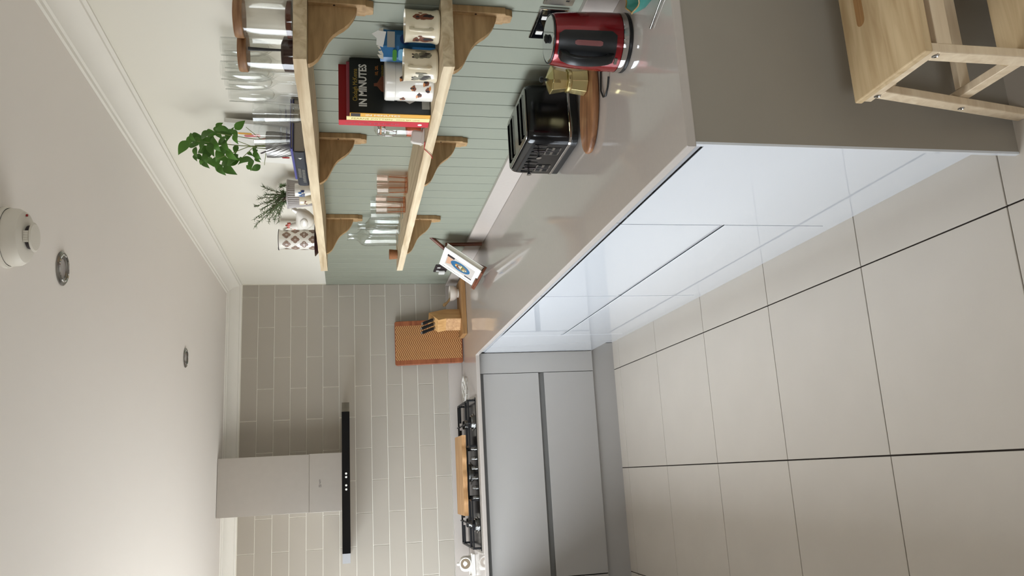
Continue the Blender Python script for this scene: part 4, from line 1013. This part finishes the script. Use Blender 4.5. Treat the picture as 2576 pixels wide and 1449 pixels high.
# rosemary in a fluted grey pot
rs = thing('potted_rosemary', 'rosemary sprigs in a fluted grey ceramic pot', 'plant', (-.082, -1.985, U+.0002))
G().lathe([(0, 0), (.044, 0), (.046, .003), (.060, .106)], 200, ribs=40, rib=.026).build('pot', 'grey_ceramic', rs, smooth=.9)
G().lathe([(.056, .1062), (.0625, .1062), (.0630, .112), (.0560, .112), (.056, .1062)], 48).build('pot_rim', 'grey_ceramic', rs, smooth=.5)
G().lathe([(0, .1), (.0555, .1), (.0555, .105), (0, .107)], 24).build('soil', 'soil', rs)
rr = random.Random(11); gs, gn = G(), G(); base = Vector((-.082, -1.985, U+.0002))
for (px, py) in ((640, 520), (662, 470), (650, 500), (668, 490), (670, 512), (655, 530), (640, 552), (655, 545), (680, 535), (690, 555), (700, 560), (685, 520), (695, 505), (700, 540), (706, 468), (712, 480), (640, 570), (675, 560), (690, 490), (672, 545)):
    tip = at_x(px, py, -.085+rr.uniform(-.04, .03))-base; b0 = Vector((rr.uniform(-.03, .03), rr.uniform(-.035, .035), .105))
    mid = b0.lerp(tip, .5)+Vector((rr.uniform(-.01, .01), rr.uniform(-.01, .01), .012))
    pts = [b0.lerp(mid, t_/4).lerp(mid.lerp(tip, t_/4), t_/4) for t_ in range(5)]
    gs.tube(pts, [.0014, .0012, .001, .0008, .0006], 5)
    for k in range(44):
        t_ = .12+.88*k/43; p_ = b0.lerp(mid, t_).lerp(mid.lerp(tip, t_), t_); d_ = (tip-b0).normalized()
        sd = Vector((rr.uniform(-1, 1), rr.uniform(-1, 1), rr.uniform(-1, 1))); sd = (sd-d_*sd.dot(d_)).normalized()
        q_ = p_+(sd*.8+d_*.7).normalized()*rr.uniform(.014, .026); s2_ = sd.cross(d_)*.0018
        gn.f([gn.v(p_+s2_), gn.v(p_-s2_), gn.v(q_)])
        gn.f([gn.v(p_+sd.cross(s2_)), gn.v(p_-sd.cross(s2_)), gn.v(q_)])
gs.build('stems', 'rosemary_wood', rs, smooth=.8)
gn.build('needles', 'rosemary_green', rs)['kind'] = 'stuff'
# two egg cups in front
def cup(label, x, y, r, h, mt):
    t = thing('small_cup', label, 'cup', (x, y, U+.0002), group='small cups on the upper shelf')
    G().lathe([(0, 0), (r*.62, 0), (r*.7, h*.03), (r*.72, h*.12), (r*.9, h*.35), (r, h*.96), (r*.98, h), (r*.90, h), (r*.8, h*.35), (0, h*.25)], 32).build('cup_body', mt, t, smooth=.6)
    return t
c1 = cup('small white cup with a blue pattern before the fluted pot', -.165, -2.262, .026, .062, 'white_ceramic')
for a_, z_, m_ in ((3.3, .040, 'print_blue'), (3.6, .030, 'print_navy'), (3.9, .042, 'print_blue'), (3.0, .030, 'print_blue'), (4.2, .032, 'print_navy')): blob(c1, 'blue_pattern', m_, a_, z_, .010, .014, .0008, .0252, 12, wob(a_))
c2 = cup('small cream cup with brown marks beside the fluted pot', -.168, -2.172, .026, .050, 'cream_ceramic')
for a_, z_ in ((3.6, .028), (3.3, .022), (3.9, .026)): blob(c2, 'brown_marks', 'print_brown', a_, z_, .005, .008, .0008, .0250, 10)
# china hen
hn = thing('china_hen', 'white china hen with a red comb on the upper shelf', 'ornament', (-.150, -1.845, U+.0002), 2.05)
g = G(); rows = []   # body as one surface along local +x (head end)
for (x, zc_, ry, rz_) in ((-.062, .074, .004, .006), (-.054, .066, .016, .018), (-.036, .052, .030, .032), (-.012, .044, .036, .040), (.014, .046, .034, .040), (.034, .054, .027, .036), (.047, .066, .017, .026), (.052, .078, .006, .012)):
    rows.append([g.v((x, ry*math.cos(a), max(.001, zc_+rz_*math.sin(a)))) for a in [2*PI*k/20 for k in range(20)]])
for A, Bq in zip(rows, rows[1:]):
    for k in range(20): g.f([A[k], A[(k+1) % 20], Bq[(k+1) % 20], Bq[k]])
g.f(rows[0][::-1]); g.f(rows[-1]); g.build('body', 'white_ceramic', hn, smooth=.9)
G().tube([(.030, 0, .070), (.038, 0, .092), (.040, 0, .106), (.042, 0, .114)], [.022, .016, .0135, .006], 16).build('neck_and_head', 'white_ceramic', hn, smooth=.9)
G().prism([(.020, .108), (.022, .124), (.030, .118), (.036, .132), (.043, .119), (.052, .126), (.050, .108)], -.004, .004, 'y').build('comb', 'hen_red', hn, bevel=.001, segs=1)
G().tube([(.052, 0, .104), (.063, 0, .100)], [.005, .0008], 8).build('beak', 'hen_orange', hn, smooth=.8)
G().prism([(.049, .102), (.060, .094), (.054, .080), (.045, .090)], -.005, .005, 'y').build('wattle', 'hen_red', hn, bevel=.001, segs=1)
for s3 in (-1, 1):
    G().ball((.046, s3*.0115, .107), .002, 8).build('eye', 'print_dark', hn)
    G().ball((-.008, s3*.033, .048), .022, 14, (1.3, .35, .8)).build('wing', 'white_ceramic', hn, smooth=.9)
G().prism([(-.050, .060), (-.075, .098), (-.062, .100), (-.040, .080)], -.010, .010, 'y').build('tail', 'white_ceramic', hn, bevel=.004)
# jug on a dark tray
ty = thing('dark_tray', 'small dark glossy oval tray under the patterned jug', 'tray', (-.100, -1.365, U+.0002))
G().lathe([(0, 0), (.058, 0), (.060, .002), (.082, .020), (.080, .022), (.058, .006), (0, .005)], 44, sx=1, sy=1.05).build('tray', 'tray_dark', ty, smooth=.5)
jg = thing('jug', 'white jug with brown flower pattern on the dark tray', 'jug', (-.100, -1.372, U+.0065))
jp = [(.045, 0), (.049, .004), (.050, .060), (.049, .110), (.046, .140), (.0445, .160), (.047, .176), (.051, .188)]
g = G(); rows = []; asp = math.atan2(-.5, .86)*0-1.1
def jr_(a, r, z): 
    s = max(0, math.cos(a-1.9)); return r*(1+.30*s**6*max(0, (z-.13)/.058))
prof_all = jp+[(r-.003, z) for r, z in jp[::-1]]
for r, z in prof_all: rows.append([g.v((jr_(a, r, z)*math.cos(a), jr_(a, r, z)*math.sin(a), z+.008*max(0, math.cos(a-1.9))**6*max(0, (z-.15)/.04)+ (.004 if (r, z) not in jp else 0)*0)) for a in [2*PI*k/48 for k in range(48)]])
for A, Bq in zip(rows, rows[1:]):
    for k in range(48): g.f([A[k], A[(k+1) % 48], Bq[(k+1) % 48], Bq[k]])
g.f(rows[0][::-1]); g.f(rows[-1]); g.build('body', 'white_ceramic', jg, smooth=.7)
G().tube([(.046*math.cos(a_)*1.0, .046*math.sin(a_), .188) for a_ in [2*PI*k/48 for k in range(49)]] if False else [(jr_(a_, .0505, .188)*math.cos(a_), jr_(a_, .0505, .188)*math.sin(a_), .1885+.008*max(0, math.cos(a_-1.9))**6) for a_ in [2*PI*k/48 for k in range(49)]], .0018, 6, caps=False).build('dark_rim', 'print_dark', jg, smooth=.8)
ha = 1.9+PI+1.6
G().tube([Vector((math.cos(ha)*r, math.sin(ha)*r, z)) for r, z in ((.046, .165), (.066, .168), (.080, .150), (.082, .115), (.072, .080), (.050, .062))], [.006, .006, .0055, .0055, .006, .007], 10).build('handle', 'white_ceramic', jg, smooth=.8)
flw = lambda a: .72+.28*abs(math.cos(2*a))**1.2+.06*math.cos(12*a)
for i, zz in enumerate((.024, .066, .108, .150)):
    for k in range(6):
        a_ = 2*PI*(k+.5*(i % 2))/6+.25
        if abs((a_-ha+PI) % (2*PI)-PI) < .35: continue
        r_ = .0502 if zz < .10 else (.0495 if zz < .13 else .0470)
        blob(jg, 'flower_pattern', 'print_taupe', a_, zz, .037, .041, .0004, r_, 32, flw)
        blob(jg, 'flower_centre', 'white_ceramic', a_, zz, .008, .010, .0007, r_, 8)
        blob(jg, 'flower_dot', 'print_taupe', a_, zz, .005, .006, .0010, r_, 8)

# ------------------------------------------------------------------ step stool in front of the end panel
st = thing('step_stool', 'pale wooden step stool in front of the dark end panel', 'stool', (0, 0, 0))
X0, X1 = -.505, -.085
B(X0-.004, X1+.004, -4.062, -3.828, .482, .500).build('seat', 'birch_seat_shaded', st, bevel=.003)
G().prism(rounded(.16, .026, .012, 5, X0+.235, -3.892), .5001, .5006, 'z').build('hand_hole', 'beech_slab', st)
def bar(name, x0, x1, p, q, wd, mt='birch'):
    p, q = Vector((0, *p)), Vector((0, *q)); d = (q-p).normalized(); n_ = Vector((0, -d.z, d.y))*wd/2
    pts = [(v_.y, v_.z) for v_ in (p+n_, q+n_, q-n_, p-n_)]
    return G().prism(pts, x0, x1, 'x').build(name, mt, st, bevel=.0015, segs=1)
for xa, xb in ((X0, X0+.020), (X1-.020, X1)):
    bar('leg', xa, xb, (-3.866, .4605), (-3.782, .0), .033)
    bar('leg', xa, xb, (-4.037, .4605), (-4.037, .002), .036)
    bar('side_rail', xa, xb, (-4.056, .471), (-3.832, .471), .021)
    xr = xb+.0005 if xa == X0 else xa-.0205
    bar('step_rail', xr, xr+.020, (-3.805, .212), (-4.20, .212), .030)
    bar('leg', xr, xr+.020, (-4.185, .196), (-4.185, .002), .034)
B(X0+.021, X1-.021, -4.21, -3.98, .228, .246).build('step', 'birch_seat_shaded', st, bevel=.003)
B(X0+.0205, X1-.0205, -4.052, -4.034, .425, .4605).build('cross_rail', 'birch', st, bevel=.002)
B(X0+.0205, X1-.0205, -3.880, -3.862, .425, .4605).build('cross_rail', 'birch', st, bevel=.002)
B(X0+.041, X1-.041, -3.845, -3.827, .196, .226).build('cross_rail', 'birch', st, bevel=.002)
for (y_, z_) in ((-3.862, .466), (-4.040, .460), (-3.822, .214)):
    G().lathe([(0, 0), (.0075, 0), (.0075, .001), (.0055, .0022), (.004, .0008), (0, .0008)], 18).build('bolt', 'chrome', st, smooth=.5).matrix_local = Matrix.Translation((X0-.0002, y_, z_)) @ Matrix.Rotation(-PI/2, 4, 'Y')
